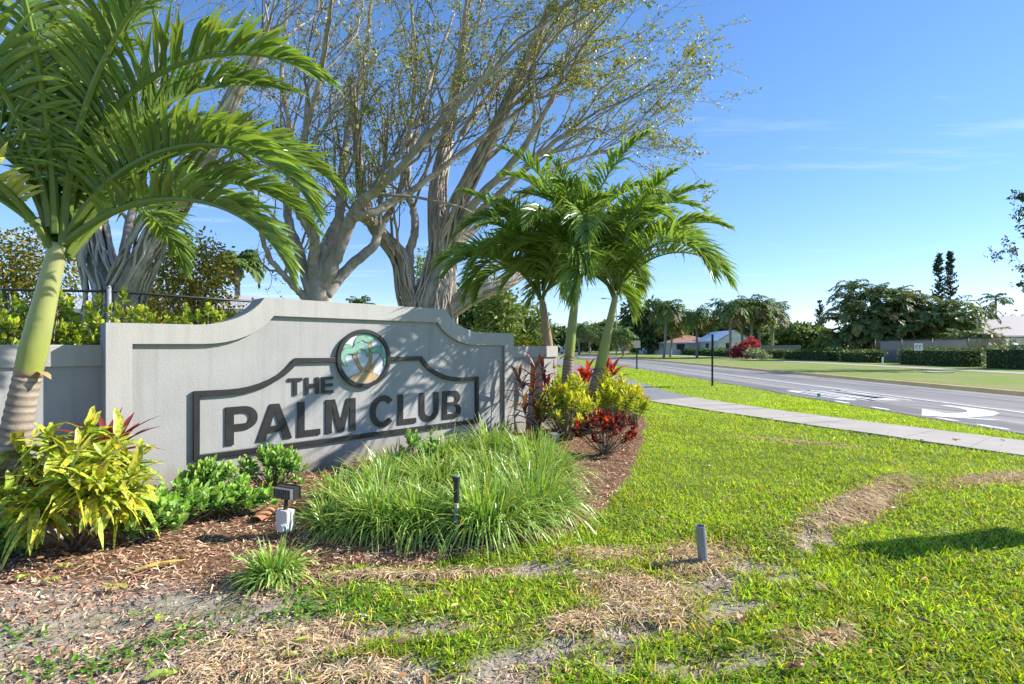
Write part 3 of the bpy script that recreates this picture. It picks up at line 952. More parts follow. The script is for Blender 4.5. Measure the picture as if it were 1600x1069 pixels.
def fill2d(outlines, n0, n1, bevel=0.0):
    """mesh of a flat figure (holes included) between the distances n0 < n1 out of the wall, in wall space (s, -n, z)"""
    cu = bpy.data.curves.new('tmp', 'CURVE')
    cu.dimensions = '2D'; cu.fill_mode = 'BOTH'
    cu.extrude = (n1 - n0) / 2 - bevel
    cu.bevel_depth = bevel; cu.bevel_resolution = 1
    cu.offset = -bevel
    for ol in outlines:
        sp = cu.splines.new('POLY'); sp.points.add(len(ol) - 1); sp.use_cyclic_u = True
        for p_, q in zip(sp.points, ol): p_.co = (q[0], q[1], 0, 1)
    ob = bpy.data.objects.new('tmp', cu); COL.objects.link(ob)
    dg = bpy.context.evaluated_depsgraph_get()
    me = bpy.data.meshes.new_from_object(ob.evaluated_get(dg))
    bpy.data.objects.remove(ob); bpy.data.curves.remove(cu)
    mid = (n0 + n1) / 2
    co = np.zeros(len(me.vertices) * 3, np.float32); me.vertices.foreach_get('co', co); co = co.reshape(-1, 3)
    me.vertices.foreach_set('co', np.stack([co[:, 0], -(co[:, 2] + mid), co[:, 1]], 1).ravel())
    me.materials.clear()
    me.update()
    return me


def wpart(name, me, mat, parent, label=None):
    me.name = name; me.materials.append(mat)
    o = link(name, me, parent)
    if label: o['label'] = label
    return o


sign = thing('sign_wall', (W0[0], W0[1], 0), 'long grey stucco entrance sign wall with raised stepped top and black lettering', 'sign wall', rz=WANG)
outer = arch(0, WL, 1.56, 1.853, 1.264, 3.512, 0.66, 4.16, -0.15)
inner = arch(0.182, WL - 0.19, 1.38, 1.671, 1.352, 3.40, 0.72, 4.06, -0.15)
wpart('wall_body', fill2d([outer], -0.34, -0.042), M['wall'], sign)
border = outer + inner[::-1]
wpart('border', fill2d([border], -0.0405, 0.0, 0.004), M['cap'], sign, 'raised paler stucco border around the sign panel')
PN = -0.042                                  # the recessed panel face
fo = arch(0.641, 4.104, 0.945, 1.238, 1.57, 3.16, 0.93, 3.80, 0.300)
fi = arch(0.693, 4.050, 0.893, 1.186, 1.592, 3.138, 0.93, 3.80, 0.352)
CC, CR = (2.362, 1.222), 0.338
def cut_at_circle(pts):
    return pts
# the frame is open behind the emblem: two bands that run into the ring
def band(side):
    if side == 'l':
        o = [p for p in fo if p[0] < CC[0]]; i = [p for p in fi if p[0] < CC[0]]
        xr = CC[0] - CR + 0.02
        return o[:] + [(xr, fo_top), (xr, fi_top)] + i[::-1]
fo_top, fi_top = 1.238, 1.186
xl, xr = CC[0] - CR + 0.028, CC[0] + CR - 0.028
ol = [p for p in fo if p[0] < CC[0]]; il = [p for p in fi if p[0] < CC[0]]
orr = [p for p in fo if p[0] > CC[0]]; irr = [p for p in fi if p[0] > CC[0]]
frame_poly = [(xl, fo_top)] + ol[::-1] + orr[::-1] + [(xr, fo_top), (xr, fi_top)] + irr + il + [(xl, fi_top)]
wpart('frame', fill2d([frame_poly], PN + 0.004, PN + 0.034, 0.003), M['black'], sign, 'black frame band following the stepped outline')


def circ(c, r, n=64, a0=0.0, a1=2 * math.pi, ry=None):
    ry = ry or r
    closed = abs(a1 - a0) > 6.28
    t = np.linspace(a0, a1, n, endpoint=not closed)
    return [(c[0] + r * math.cos(q), c[1] + ry * math.sin(q)) for q in t]


def letter(ch, s0, s1, z0, z1, t):
    w, h = s1 - s0, z1 - z0
    th = t * 0.86
    def bowl(x0, x1, y0, y1, tt):
        """right-rounded loop outline from x0 to x1"""
        ry = (y1 - y0) / 2; rx = min(ry * 1.05, (x1 - x0) * 0.62)
        return [(x0, y0), (x1 - rx, y0)] + circ((x1 - rx, (y0 + y1) / 2), rx, 14, -math.pi / 2, math.pi / 2, ry)[1:-1] + [(x1 - rx, y1), (x0, y1)]
    if ch == 'T': o = [[((w - t) / 2, 0), ((w + t) / 2, 0), ((w + t) / 2, h - th), (w, h - th), (w, h), (0, h), (0, h - th), ((w - t) / 2, h - th)]]
    elif ch == 'H': o = [[(0, 0), (t, 0), (t, h * 0.5 - th / 2), (w - t, h * 0.5 - th / 2), (w - t, 0), (w, 0), (w, h), (w - t, h), (w - t, h * 0.5 + th / 2 + 0.006), (t, h * 0.5 + th / 2 + 0.006), (t, h), (0, h)]]
    elif ch == 'E': o = [[(0, 0), (w, 0), (w, th), (t, th), (t, h * 0.5 - th / 2), (w * 0.94, h * 0.5 - th / 2), (w * 0.94, h * 0.5 + th / 2), (t, h * 0.5 + th / 2), (t, h - th), (w * 0.98, h - th), (w * 0.98, h), (0, h)]]
    elif ch == 'L': o = [[(0, 0), (w, 0), (w, th), (t, th), (t, h), (0, h)]]
    elif ch == 'A':
        k = t * 1.12
        def xo(y): return (w / 2 - t * 0.62) * y / h
        yb0, yb1 = h * 0.22, h * 0.22 + th
        hole_top = h * 0.78
        o = [[(0, 0), (k, 0), (xo(yb0) + k * 0.98, yb0), (w - xo(yb0) - k * 0.98, yb0), (w - k, 0), (w, 0), (w / 2 + t * 0.62, h), (w / 2 - t * 0.62, h)],
             [(xo(yb1) + k * 1.0, yb1), (w / 2, hole_top), (w - xo(yb1) - k * 1.0, yb1)]]
    elif ch == 'M': o = [[(0, 0), (t * 0.95, 0), (t * 0.95, h * 0.80), (w / 2 - t * 0.50, 0), (w / 2 + t * 0.50, 0), (w - t * 0.95, h * 0.80), (w - t * 0.95, 0), (w, 0), (w, h), (w - t * 1.45, h), (w / 2, h * 0.30), (t * 1.45, h), (0, h)]]
    elif ch == 'P': o = [[(0, 0), (t, 0)] + [(t, h * 0.37)] + bowl(t, w, h * 0.37, h, t)[1:-1] + [(0, h)], bowl(t, w - t, h * 0.37 + th, h - th, t)]
    elif ch == 'B':
        lo = bowl(0, w, 0, h * 0.545, t); up = bowl(0, w * 0.95, h * 0.505, h, t)
        cut = [p for p in lo if p[1] <= h * 0.515 and not (p[0] == 0 and p[1] > 0)]
        cup = [p for p in up if p[1] >= h * 0.525 and p[0] > 0]
        o = [cut + [(w * 0.80, h * 0.525)] + cup + [(0, h)],
             bowl(t, w - t, th, h * 0.545 - th * 0.5, t), bowl(t, w * 0.95 - t, h * 0.505 + th * 0.5, h - th, t)]
    elif ch == 'U':
        rx = w / 2
        o = [[(0, h)] + [(0, rx * 0.95)] + circ((rx, rx * 0.95), rx, 16, math.pi, 2 * math.pi, rx * 0.97)[1:-1] + [(w, rx * 0.95), (w, h), (w - t, h), (w - t, rx * 0.95)]
             + circ((rx, rx * 0.95), rx - t, 14, 2 * math.pi, math.pi, (rx - t) * 1.0)[1:-1] + [(t, rx * 0.95), (t, h)]]
    elif ch == 'C':
        c0 = (w * 0.53, h / 2)
        a0, a1 = math.radians(40), math.radians(320)
        oo = circ(c0, w * 0.53, 34, a0, a1, h / 2 * 1.04); ii_ = circ(c0, w * 0.53 - t, 30, a1 - 0.02, a0 + 0.02, h / 2 * 1.04 - th * 1.05)
        o = [oo + ii_]
    return [[(s0 + x_, z0 + y_) for x_, y_ in q] for q in o]


for ch, a, b_ in (('P', 0.914, 1.205), ('A', 1.195, 1.545), ('L', 1.603, 1.848), ('M', 1.909, 2.262), ('C', 2.445, 2.765), ('L', 2.82, 3.085), ('U', 3.136, 3.428), ('B', 3.496, 3.80)):
    wpart('letter', fill2d(letter(ch, a, b_, 0.402, 0.772, 0.073), PN + 0.003, PN + 0.015), M['black'], sign, 'black capital letter %s' % ch)
for ch, a, b_ in (('T', 1.505, 1.652), ('H', 1.684, 1.834), ('E', 1.862, 1.998)):
    wpart('letter', fill2d(letter(ch, a, b_, 0.845, 1.027, 0.037), PN + 0.003, PN + 0.015), M['black'], sign, 'small black capital letter %s' % ch)

# round emblem: ring, disc and painted palms on a sand island
def flatmat(name, c0, c1, sc=14): return mat_noise(name, c0, c1, scale=sc, rough=0.55, bump=0.0, spec=0.4)
M['e_sky'] = flatmat('emblem_sky', (0.54, 0.59, 0.63), (0.64, 0.67, 0.69), 5)
M['e_sand'] = flatmat('emblem_sand', (0.46, 0.29, 0.12), (0.58, 0.43, 0.23), 8)
M['e_trunk'] = flatmat('emblem_trunk', (0.38, 0.23, 0.09), (0.52, 0.38, 0.20), 10)
M['e_green'] = flatmat('emblem_green', (0.17, 0.38, 0.27), (0.25, 0.45, 0.34), 12)
M['e_line'] = flatmat('emblem_line', (0.03, 0.06, 0.05), (0.05, 0.09, 0.07))
wpart('emblem_ring', fill2d([circ(CC, CR), circ(CC, CR - 0.046)], PN + 0.002, PN + 0.046, 0.003), M['black'], sign, 'round black ring of the emblem')
disc = wpart('emblem_disc', fill2d([circ(CC, CR - 0.044)], PN + 0.004, PN + 0.0205), M['e_sky'], sign, 'pale blue round emblem disc with palm island picture')
RI = CR - 0.046


def ez(pts):      # crop pixels of the emblem -> wall (s, z)
    return [(CC[0] + (x_ - 485) / 405.0 * CR, CC[1] + (540 - y_) / 446.0 * CR) for x_, y_ in pts]


def clip_disc(pts):
    out = []
    for s_, z_ in pts:
        dx, dz = s_ - CC[0], z_ - CC[1]; rr = math.hypot(dx, dz)
        k = min(1.0, (RI - 0.003) / max(rr, 1e-6)); out.append((CC[0] + dx * k, CC[1] + dz * k))
    return out


def eline(pts, w=0.0042):
    p = np.array(pts); tg = nrm(np.gradient(p, axis=0)); nn = np.stack([-tg[:, 1], tg[:, 0]], 1) * w / 2
    return [tuple(q) for q in (p + nn)] + [tuple(q) for q in (p - nn)[::-1]]


layer = [0]
def epic(name, pts, mat, outline=True, smooth=True):
    layer[0] += 1
    q = np.array(ez(pts))
    n0 = PN + 0.0210 + 0.0007 * layer[0]
    if smooth:
        pp = np.c_[q, np.zeros(len(q))]; pp = np.vstack([pp, pp[:1]])
        q = smooth_path(pp, len(q) * 4)[:-1, :2]
    o = wpart(name, fill2d([clip_disc(q)], n0 - 0.0005, n0), mat, disc)
    return q, n0


def eout(name, pts, n0, w=0.0042):
    q = clip_disc(smooth_path(np.c_[np.array(ez(pts)), np.zeros(len(pts))], len(pts) * 4)[:, :2])
    layer[0] += 1
    n0 = PN + 0.0210 + 0.0007 * layer[0]
    wpart(name, fill2d([eline(q, w)], n0 - 0.0005, n0), M['e_line'], disc)


T3 = [(715, 515), (640, 600), (590, 660), (560, 755), (625, 760), (660, 650), (735, 535)]
T2 = [(540, 300), (556, 380), (570, 460), (545, 590), (490, 690), (520, 750), (570, 752), (590, 650), (612, 520), (610, 420), (598, 300)]
T1 = [(305, 470), (340, 570), (400, 680), (440, 755), (530, 750), (470, 705), (420, 630), (385, 530), (378, 465)]
epic('emblem_trunk', T3, M['e_trunk'], smooth=False); eout('emblem_outline', [(715, 515), (640, 600), (590, 660), (560, 755)], 0)
epic('emblem_trunk', T2, M['e_trunk'], smooth=False); eout('emblem_outline', [(598, 300), (610, 420), (600, 560), (575, 680)], 0)
epic('emblem_trunk', T1, M['e_trunk'], smooth=False); eout('emblem_outline', [(305, 470), (340, 570), (400, 680), (440, 755)], 0)
eout('emblem_outline', [(378, 465), (390, 550), (430, 640), (480, 705), (560, 752)], 0)
epic('emblem_island', [(215, 850), (330, 790), (430, 752), (520, 745), (620, 765), (700, 800), (790, 850), (700, 990), (485, 1010), (270, 990)], M['e_sand'], smooth=False)
eout('emblem_outline', [(240, 838), (330, 790), (430, 752), (520, 745), (620, 765), (720, 810)], 0)
F = [
    [(330, 345), (345, 270), (390, 205), (450, 165), (560, 150), (660, 170), (740, 230), (775, 320), (745, 380), (735, 310), (700, 262), (655, 235), (615, 245), (585, 290), (545, 300), (500, 285), (455, 262), (430, 285), (390, 300)],
    [(565, 430), (580, 390), (630, 352), (690, 342), (745, 370), (772, 440), (770, 500), (735, 470), (690, 455), (650, 465), (610, 445)],
    [(720, 500), (760, 470), (850, 470), (880, 520), (870, 600), (820, 660), (790, 640), (800, 590), (780, 545)],
    [(150, 400), (180, 340), (230, 322), (280, 340), (310, 375), (250, 380)],
    [(310, 470), (270, 465), (215, 490), (200, 540), (215, 600), (235, 660), (180, 620), (145, 550), (140, 480), (170, 410), (240, 378), (305, 375), (350, 320), (420, 298), (490, 320), (540, 370), (560, 430), (550, 490), (530, 520), (510, 440), (470, 400), (430, 390), (395, 420), (370, 465)],
]
for f_ in F:
    epic('emblem_frond', f_, M['e_green']); eout('emblem_outline', f_ + [f_[0]], 0, 0.0036)
eout('emblem_outline', [(400, 410), (440, 400), (465, 445), (472, 485), (445, 440), (415, 420)], 0, 0.0036)
eout('emblem_outline', [(420, 190), (480, 172), (545, 210)], 0, 0.005)

# low walls on both sides of the sign, set back, with a paler cap
def low_wall(name, s0, s1, label):
    t = thing(name, wall_pt(s0, -0.24, 0), label, 'wall', rz=WANG)
    w = abs(s1 - s0); lo, hi = (0.0, w) if s1 > s0 else (-w, 0.0)
    MB().box((lo, 0.0, -0.15), (hi, 0.2, 1.19)).build('wall_body', M['wall'], t, local=True)
    me = MB().box((lo, -0.028, 1.19), (hi, 0.228, 1.372)).mesh('cap', M['cap'])
    o = link('cap', me, t); bv = o.modifiers.new('b', 'BEVEL'); bv.width = 0.006; bv.segments = 2
    return t
low_wall('low_wall', 0.002, -3.2, 'low grey stucco wall with pale cap behind the leaning palm, running off frame')
low_wall('low_wall', WL - 0.002, WL + 1.25, 'short low grey wall with pale cap between the sign and the palm cluster')

# ------------------------------------------------------------------ palms (trunk, crown shaft, one part per frond)
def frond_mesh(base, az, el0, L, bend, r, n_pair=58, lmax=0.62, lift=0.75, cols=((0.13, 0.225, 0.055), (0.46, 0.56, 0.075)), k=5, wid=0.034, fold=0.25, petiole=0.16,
               twist=0.0, droop=0.35, rr=0.02, power=1.25, sway=0.0, tipy=0.35, m=26, sides=6):
    """an arching feather leaf: rachis plus two rows of leaflets; az in radians (0 = +X), el0/bend in degrees"""
    mb = MB()
    t = np.linspace(0, 1, m)
    el = np.radians(el0 - bend * t ** power)
    a = az + sway * t ** 1.5
    d = np.stack([np.cos(a) * np.cos(el), np.sin(a) * np.cos(el), np.sin(el)], 1)
    pts = np.vstack([[0, 0, 0], np.cumsum((d[1:] + d[:-1]) / 2 * (L / (m - 1)), 0)]) + np.asarray(base)
    cr = np.array([0.19, 0.27, 0.05])
    mb.tube(pts, rr * (1 - 0.85 * t) + 0.002, sides, C=cr[None] * (0.9 + 0.5 * t)[:, None])
    tt = np.linspace(petiole, 0.985, n_pair)
    tt = np.clip(tt + r.normal(0, 0.004, n_pair), petiole, 0.99)
    for sgn in (-1, 1):
        q = np.stack([np.interp(tt, t, pts[:, i]) for i in range(3)], 1)
        tg = nrm(np.stack([np.interp(tt, t, d[:, i]) for i in range(3)], 1))
        sd = np.stack([-np.sin(np.interp(tt, t, a)), np.cos(np.interp(tt, t, a)), 0 * tt], 1) * sgn
        up = np.cross(tg, sd) * sgn
        up = np.where((np.cross(tg, sd)[:, 2:3] * sgn) < -2, -up, up)
        n0 = np.cross(sd * sgn, tg) * -1.0
        upv = nrm(np.cross(tg, np.stack([-np.sin(np.interp(tt, t, a)), np.cos(np.interp(tt, t, a)), 0 * tt], 1)))
        upv = upv * np.where(np.abs(twist) > 9, -1, 1)
        ang = np.radians(70 - 48 * ((tt - petiole) / (1 - petiole)) ** 1.2 + r.normal(0, 5, n_pair))
        lf = lift * (1 + 0.15 * r.normal(size=n_pair))
        sv = nrm(sd * np.cos(lf)[:, None] + upv * np.sin(lf)[:, None])
        dd = nrm(tg * np.cos(ang)[:, None] + sv * np.sin(ang)[:, None] + 0.05 * r.normal(size=(n_pair, 3)))
        x = (tt - petiole) / (1 - petiole)
        LL = lmax * (0.55 + 1.6 * x - 2.1 * x ** 2 + 0.25 * x ** 3 * 0) * r.uniform(0.85, 1.1, n_pair)
        LL = np.maximum(LL, 0.22 * lmax)
        wd = nrm(tg - dd * np.sum(tg * dd, 1, keepdims=True) + 0.15 * r.normal(size=(n_pair, 3)))
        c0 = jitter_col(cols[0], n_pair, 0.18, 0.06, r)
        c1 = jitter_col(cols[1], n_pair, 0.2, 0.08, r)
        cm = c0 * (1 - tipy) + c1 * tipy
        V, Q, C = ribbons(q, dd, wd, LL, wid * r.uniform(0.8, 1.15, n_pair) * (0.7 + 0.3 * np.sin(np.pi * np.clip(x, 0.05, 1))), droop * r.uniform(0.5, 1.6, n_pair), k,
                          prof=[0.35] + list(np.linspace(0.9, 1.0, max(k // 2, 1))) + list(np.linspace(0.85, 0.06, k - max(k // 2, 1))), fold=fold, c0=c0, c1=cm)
        # leaflets turn yellower towards their tips
        mb.add(V, Q, C=C)
    return mb


def ringed_trunk(path, radii, n=60, ring=0.05, col=(0.33, 0.27, 0.21), dark=(0.20, 0.155, 0.12), r=None):
    mb = MB()
    p = smooth_path(path, n)
    L = np.concatenate([[0], np.cumsum(np.linalg.norm(np.diff(p, axis=0), axis=1))])
    u = L / L[-1]
    rad = np.interp(u, np.linspace(0, 1, len(radii)), radii)
    ph = (L / ring) % 1.0
    rad = rad * (1 + 0.035 * (np.sin(2 * math.pi * ph)))
    c = np.array(col)[None] * (ph[:, None] > 0.22) + np.array(dark)[None] * (ph[:, None] <= 0.22)
    c = c * (0.85 + 0.3 * r.uniform(size=(n, 1)))
    mb.tube(p, rad, 14, C=c)
    return mb


def palm(name, label, base, top, fronds, r, group=None, trunk_r=(0.16, 0.115, 0.10), shaft=((0, 0.0, 0.0),), shaft_r=(0.10, 0.105, 0.085, 0.06), bow=(0, 0), split=0.45, brown=False,
         frond_kw=None, ring=0.045):
    """base, top: world points; the lower 'split' share is ringed trunk, the rest green crown shaft"""
    base, top = np.asarray(base, float), np.asarray(top, float)
    t = thing(name, base, label, 'palm tree', group)
    mid = base * 0.5 + top * 0.5 + np.array([bow[0], bow[1], 0])
    full = smooth_path([base - [0, 0, 0.08], base * 0.75 + mid * 0.25 + np.array([bow[0], bow[1], 0]) * 0.2, mid, top], 80)
    sl = np.concatenate([[0], np.cumsum(np.linalg.norm(np.diff(full, axis=0), axis=1))])
    full = np.stack([np.interp(np.linspace(0, sl[-1], 80), sl, full[:, i]) for i in range(3)], 1)
    k = int(80 * split)
    ringed_trunk(full[:k + 1][::6 if k > 24 else 3].tolist() + [full[k].tolist()], trunk_r, 90, ring, r=r).build('trunk', M['palm_trunk'], t, smooth=True)
    p = full[k:]
    u = np.linspace(0, 1, len(p))
    rad = np.interp(u, np.linspace(0, 1, len(shaft_r)), shaft_r)
    g0, g1 = np.array([0.27, 0.31, 0.06]), np.array([0.34, 0.35, 0.15])
    if brown: g0, g1 = np.array([0.34, 0.20, 0.12]), np.array([0.28, 0.24, 0.13])
    cc = g0[None] * (1 - u)[:, None] + g1[None] * u[:, None]
    cc[:2] = [0.30, 0.22, 0.13]
    mb = MB(); mb.tube(p, rad, 18, C=cc)
    mb.build('crown_shaft', M['shaft'], t, smooth=True)
    # a dry skirt where the oldest leaf base lets go
    for j in range(2):
        mb = MB()
        a = r.uniform(0, 6.28); q = p[1] + rad[1] * np.array([math.cos(a), math.sin(a), 0])
        dd = nrm(np.array([math.cos(a), math.sin(a), -0.2]))
        V, Q, C = ribbons([q], [dd], [[-math.sin(a), math.cos(a), 0]], [0.10], [0.06], [0.3], 3, fold=0.4, c0=[(0.42, 0.28, 0.12)])
        mb.add(V, Q, C=C); mb.build('leaf_scar', M['stem'], t)
    kw = dict(frond_kw or {})
    for f in fronds:
        fk = dict(kw); fk.update(f.get('kw', {}))
        b0 = top + np.array([math.cos(math.radians(f['az'])), math.sin(math.radians(f['az'])), 0]) * 0.045 + np.array([0, 0, f.get('dz', r.uniform(-0.10, 0.12))])
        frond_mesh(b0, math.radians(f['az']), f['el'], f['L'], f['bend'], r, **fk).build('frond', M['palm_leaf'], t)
    return t


# tall leaning palm at the end of the wall, close to the camera
r = np.random.default_rng(21)
pb = np.array([-3.52, 3.50, 0.0]); pt = P(92, 380, 3.55)
fr = [dict(az=0, el=40, L=1.9, bend=112, dz=0.0, kw=dict(lmax=0.46, lift=0.95)),
      dict(az=0, el=62, L=2.2, bend=128, dz=0.02, kw=dict(lmax=0.60, lift=1.05)),
      dict(az=6, el=86, L=2.6, bend=120, dz=0.05, kw=dict(lmax=0.66, lift=0.9)),
      dict(az=30, el=70, L=2.4, bend=112), dict(az=52, el=62, L=2.3, bend=105), dict(az=78, el=74, L=2.5, bend=95), dict(az=100, el=50, L=2.2, bend=105), dict(az=125, el=66, L=2.3, bend=105),
      dict(az=158, el=62, L=2.3, bend=110), dict(az=190, el=46, L=2.1, bend=100), dict(az=-70, el=86, L=2.4, bend=52, kw=dict(lmax=0.6)),
      dict(az=95, el=85, L=2.5, bend=40), dict(az=236, el=66, L=1.9, bend=140, kw=dict(cols=((0.40, 0.46, 0.10), (0.66, 0.62, 0.22)), lmax=0.42, tipy=0.8)),
      dict(az=250, el=82, L=2.2, bend=70), dict(az=-20, el=86, L=2.5, bend=80), dict(az=140, el=84, L=2.4, bend=45), dict(az=205, el=76, L=2.3, bend=80), dict(az=60, el=86, L=2.5, bend=30),
      dict(az=40, el=80, L=2.4, bend=80), dict(az=172, el=82, L=2.3, bend=60)]
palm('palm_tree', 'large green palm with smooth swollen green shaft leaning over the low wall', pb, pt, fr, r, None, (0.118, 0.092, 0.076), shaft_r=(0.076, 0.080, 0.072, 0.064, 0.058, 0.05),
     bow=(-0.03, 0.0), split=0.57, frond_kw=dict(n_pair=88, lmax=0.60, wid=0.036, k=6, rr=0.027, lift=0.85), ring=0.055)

# three palms in the clump beyond the sign
def crown_fronds(r, n, L, seed_az=0.0, extra=()):
    out = []
    for j in range(n):
        az = seed_az + 360.0 * j / n * 1.0 + r.uniform(-14, 14)
        k = j % 3
        el = (50, 70, 85)[k] + r.uniform(-6, 6)
        out.append(dict(az=az, el=el, L=L * r.uniform(0.88, 1.08), bend=(116, 108, 84)[k] + r.uniform(-12, 12)))
    return out + list(extra)


kw2 = dict(n_pair=80, lmax=0.76, wid=0.038, k=5, cols=((0.16, 0.27, 0.065), (0.52, 0.62, 0.10)), rr=0.02, lift=0.85, droop=0.5)
for name_l, gpx, top_px, Yb, Yt, L, n, sa, brown, bow in (
        ('slim palm with brown peeling trunk nearest the sign wall', (866, 0), (846, 462), 8.75, 8.6, 2.2, 17, 20, True, (0.04, 0)),
        ('upright palm with tall green shaft in the middle of the clump', (882, 0), (903, 430), 8.35, 8.5, 2.45, 19, 48, False, (-0.03, 0)),
        ('palm with pale green shaft leaning out toward the road', (912, 0), (962, 462), 8.2, 8.15, 2.4, 18, 5, False, (0.02, 0))):
    b_ = np.array([(gpx[0] - 800) / FPX * Yb, Yb, 0.02])
    tp = P(top_px[0], top_px[1], Yt)
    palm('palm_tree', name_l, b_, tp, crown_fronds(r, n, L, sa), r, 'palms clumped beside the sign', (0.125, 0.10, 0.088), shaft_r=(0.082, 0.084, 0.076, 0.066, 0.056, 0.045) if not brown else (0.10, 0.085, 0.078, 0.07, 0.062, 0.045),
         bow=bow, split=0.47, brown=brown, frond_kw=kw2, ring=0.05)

# ------------------------------------------------------------------ leafy bed plants
def leaf_shape(L, W, droop, fold, c0, c1, name, mat, k=6, wave=0.0):
    """one leaf along +X, base at the origin"""
    prof = np.sin(np.pi * np.linspace(0.06, 0.985, k + 1)) ** 0.75
    prof[0] = 0.12
    V, Q, C = ribbons([(0, 0, 0)], [(1, 0, 0)], [(0, 1, 0)], [L], [W], [droop], k, prof=prof, fold=fold, c0=[c0], c1=[c1])
    if wave:
        t = V[:, 0] / L
        V[:, 1] += wave * W * np.sin(t * 9); V[:, 2] += wave * W * np.cos(t * 7)
    return make_mesh(name, V, Q, None, C, True, [mat])


def orient(o, loc, d, roll=0.0):
    q = Vector(d).to_track_quat('X', 'Z')
    o.rotation_mode = 'QUATERNION'
    o.rotation_quaternion = q @ Quaternion((1, 0, 0), roll)
    o.location = loc


def leafy_plant(name, label, cat, base, tips, leaves, r, per=16, group=None, whorl=0.12, scale=(0.8, 1.15), stem_r=0.009, stem_c=(0.30, 0.24, 0.18), up=0.5, tilt=(0.1, 1.1), stems_n=1):
    """a plant with canes; each leaf is its own object under the plant"""
    t = thing(name, base, label, cat, group)
    base = np.asarray(base, float)
    mb = MB()
    for tp in tips:
        tp = np.asarray(tp, float)
        b0 = base + np.array([r.normal(0, 0.02), r.normal(0, 0.02), -0.02])
        md = b0 * 0.5 + tp * 0.5 + np.array([0, 0, -0.03]) + r.normal(0, 0.015, 3)
        mb.tube(smooth_path([b0, md, tp], 8), np.linspace(stem_r, stem_r * 0.6, 8), 6, C=stem_c)
        ax = nrm(tp - md)
        for j in range(per):
            az = j * 2.399 + r.uniform(-0.4, 0.4)
            f = j / max(per - 1, 1)
            el = math.pi / 2 - (tilt[1] * (1 - f) + tilt[0] * f + r.uniform(-0.18, 0.18))
            d = np.array([math.cos(az) * math.cos(el), math.sin(az) * math.cos(el), math.sin(el)]) + ax * 0.25
            pos = tp - ax * whorl * (1 - f) - base
            o = link('leaf', leaves[int(r.integers(len(leaves)))], t)
            orient(o, pos, d, r.uniform(-0.5, 0.5))
            s = r.uniform(*scale)
            o.scale = (s, s, s)
    mb.build('stem', M['stem'], t, smooth=True)
    return t


r = np.random.default_rng(5)
yc = []
for j in range(8):
    y_ = r.uniform(0.75, 1.15)
    yc.append(leaf_shape(0.20 * r.uniform(0.8, 1.2), 0.048 * r.uniform(0.85, 1.25), (0.15, 0.3, 0.5, 0.75)[j % 4], 0.35, np.array([0.58, 0.58, 0.07]) * y_ if j % 3 else (0.28, 0.42, 0.06), np.array([0.68, 0.63, 0.10]) * y_, 'leaf', M['croton'], wave=0.12))
b0 = on_ground(118, 858)
tips = []
for px, py, Y in ((-40, 740, 3.3), (15, 770, 3.1), (30, 690, 3.5), (75, 675, 3.45), (70, 745, 3.15), (120, 700, 3.3), (135, 668, 3.55), (165, 710, 3.2), (185, 685, 3.5), (215, 712, 3.55), (205, 745, 3.3), (155, 752, 3.1), (110, 740, 3.05), (40, 725, 3.7), (-30, 690, 3.6), (225, 755, 3.5), (100, 705, 3.7), (170, 700, 3.75), (55, 785, 3.05)):
    tips.append(P(px, py, Y))
cro = leafy_plant('croton', 'big yellow speckled croton with long drooping leaves at the near end of the wall', 'croton', b0, tips, yc, r, per=15, scale=(0.6, 1.05), stem_r=0.010, tilt=(0.6, 2.0), whorl=0.2, stem_c=(0.20, 0.15, 0.11))
B, D = [], []
for tp in tips:
    k = 30
    az = r.uniform(0, 6.283, k); el = r.uniform(-0.7, 1.3, k)
    D.append(np.stack([np.cos(az) * np.cos(el), np.sin(az) * np.cos(el), np.sin(el)], 1)); B.append(tp[None] - nrm(tp - b0)[None] * r.uniform(0.02, 0.24, (k, 1)))
B, D = np.concatenate(B), np.concatenate(D); n = len(B)
V, Q, C = ribbons(B, D, nrm(np.cross(D, nrm(np.array([0, 0, 1.0]) + 0.4 * r.normal(size=(n, 3))))), r.uniform(0.13, 0.24, n), r.uniform(0.035, 0.055, n), r.uniform(0.2, 0.9, n), 5, fold=0.35, c0=jitter_col((0.36, 0.46, 0.05), n, 0.25, 0.1, r), c1=jitter_col((0.68, 0.64, 0.08), n, 0.25, 0.1, r))
mb = MB(); mb.add(V, Q, C=C); mb.build('inner_foliage', M['croton'], cro, kind='stuff')

# dark red bromeliad behind it
rb = [leaf_shape(0.36, 0.05, d_, 0.45, (0.16, 0.035, 0.04), (0.30, 0.05, 0.06), 'leaf', M['leaf']) for d_ in (0.2, 0.45, 0.7)]
bb = np.array([-3.10, 3.95, 0.0])
leafy_plant('bromeliad', 'dark red strap-leaved plant against the shaded low wall behind the yellow croton', 'plant', bb, [bb + [0.0, 0, 0.55]], rb, r, per=22, scale=(0.8, 1.1), tilt=(0.2, 1.25), whorl=0.05)

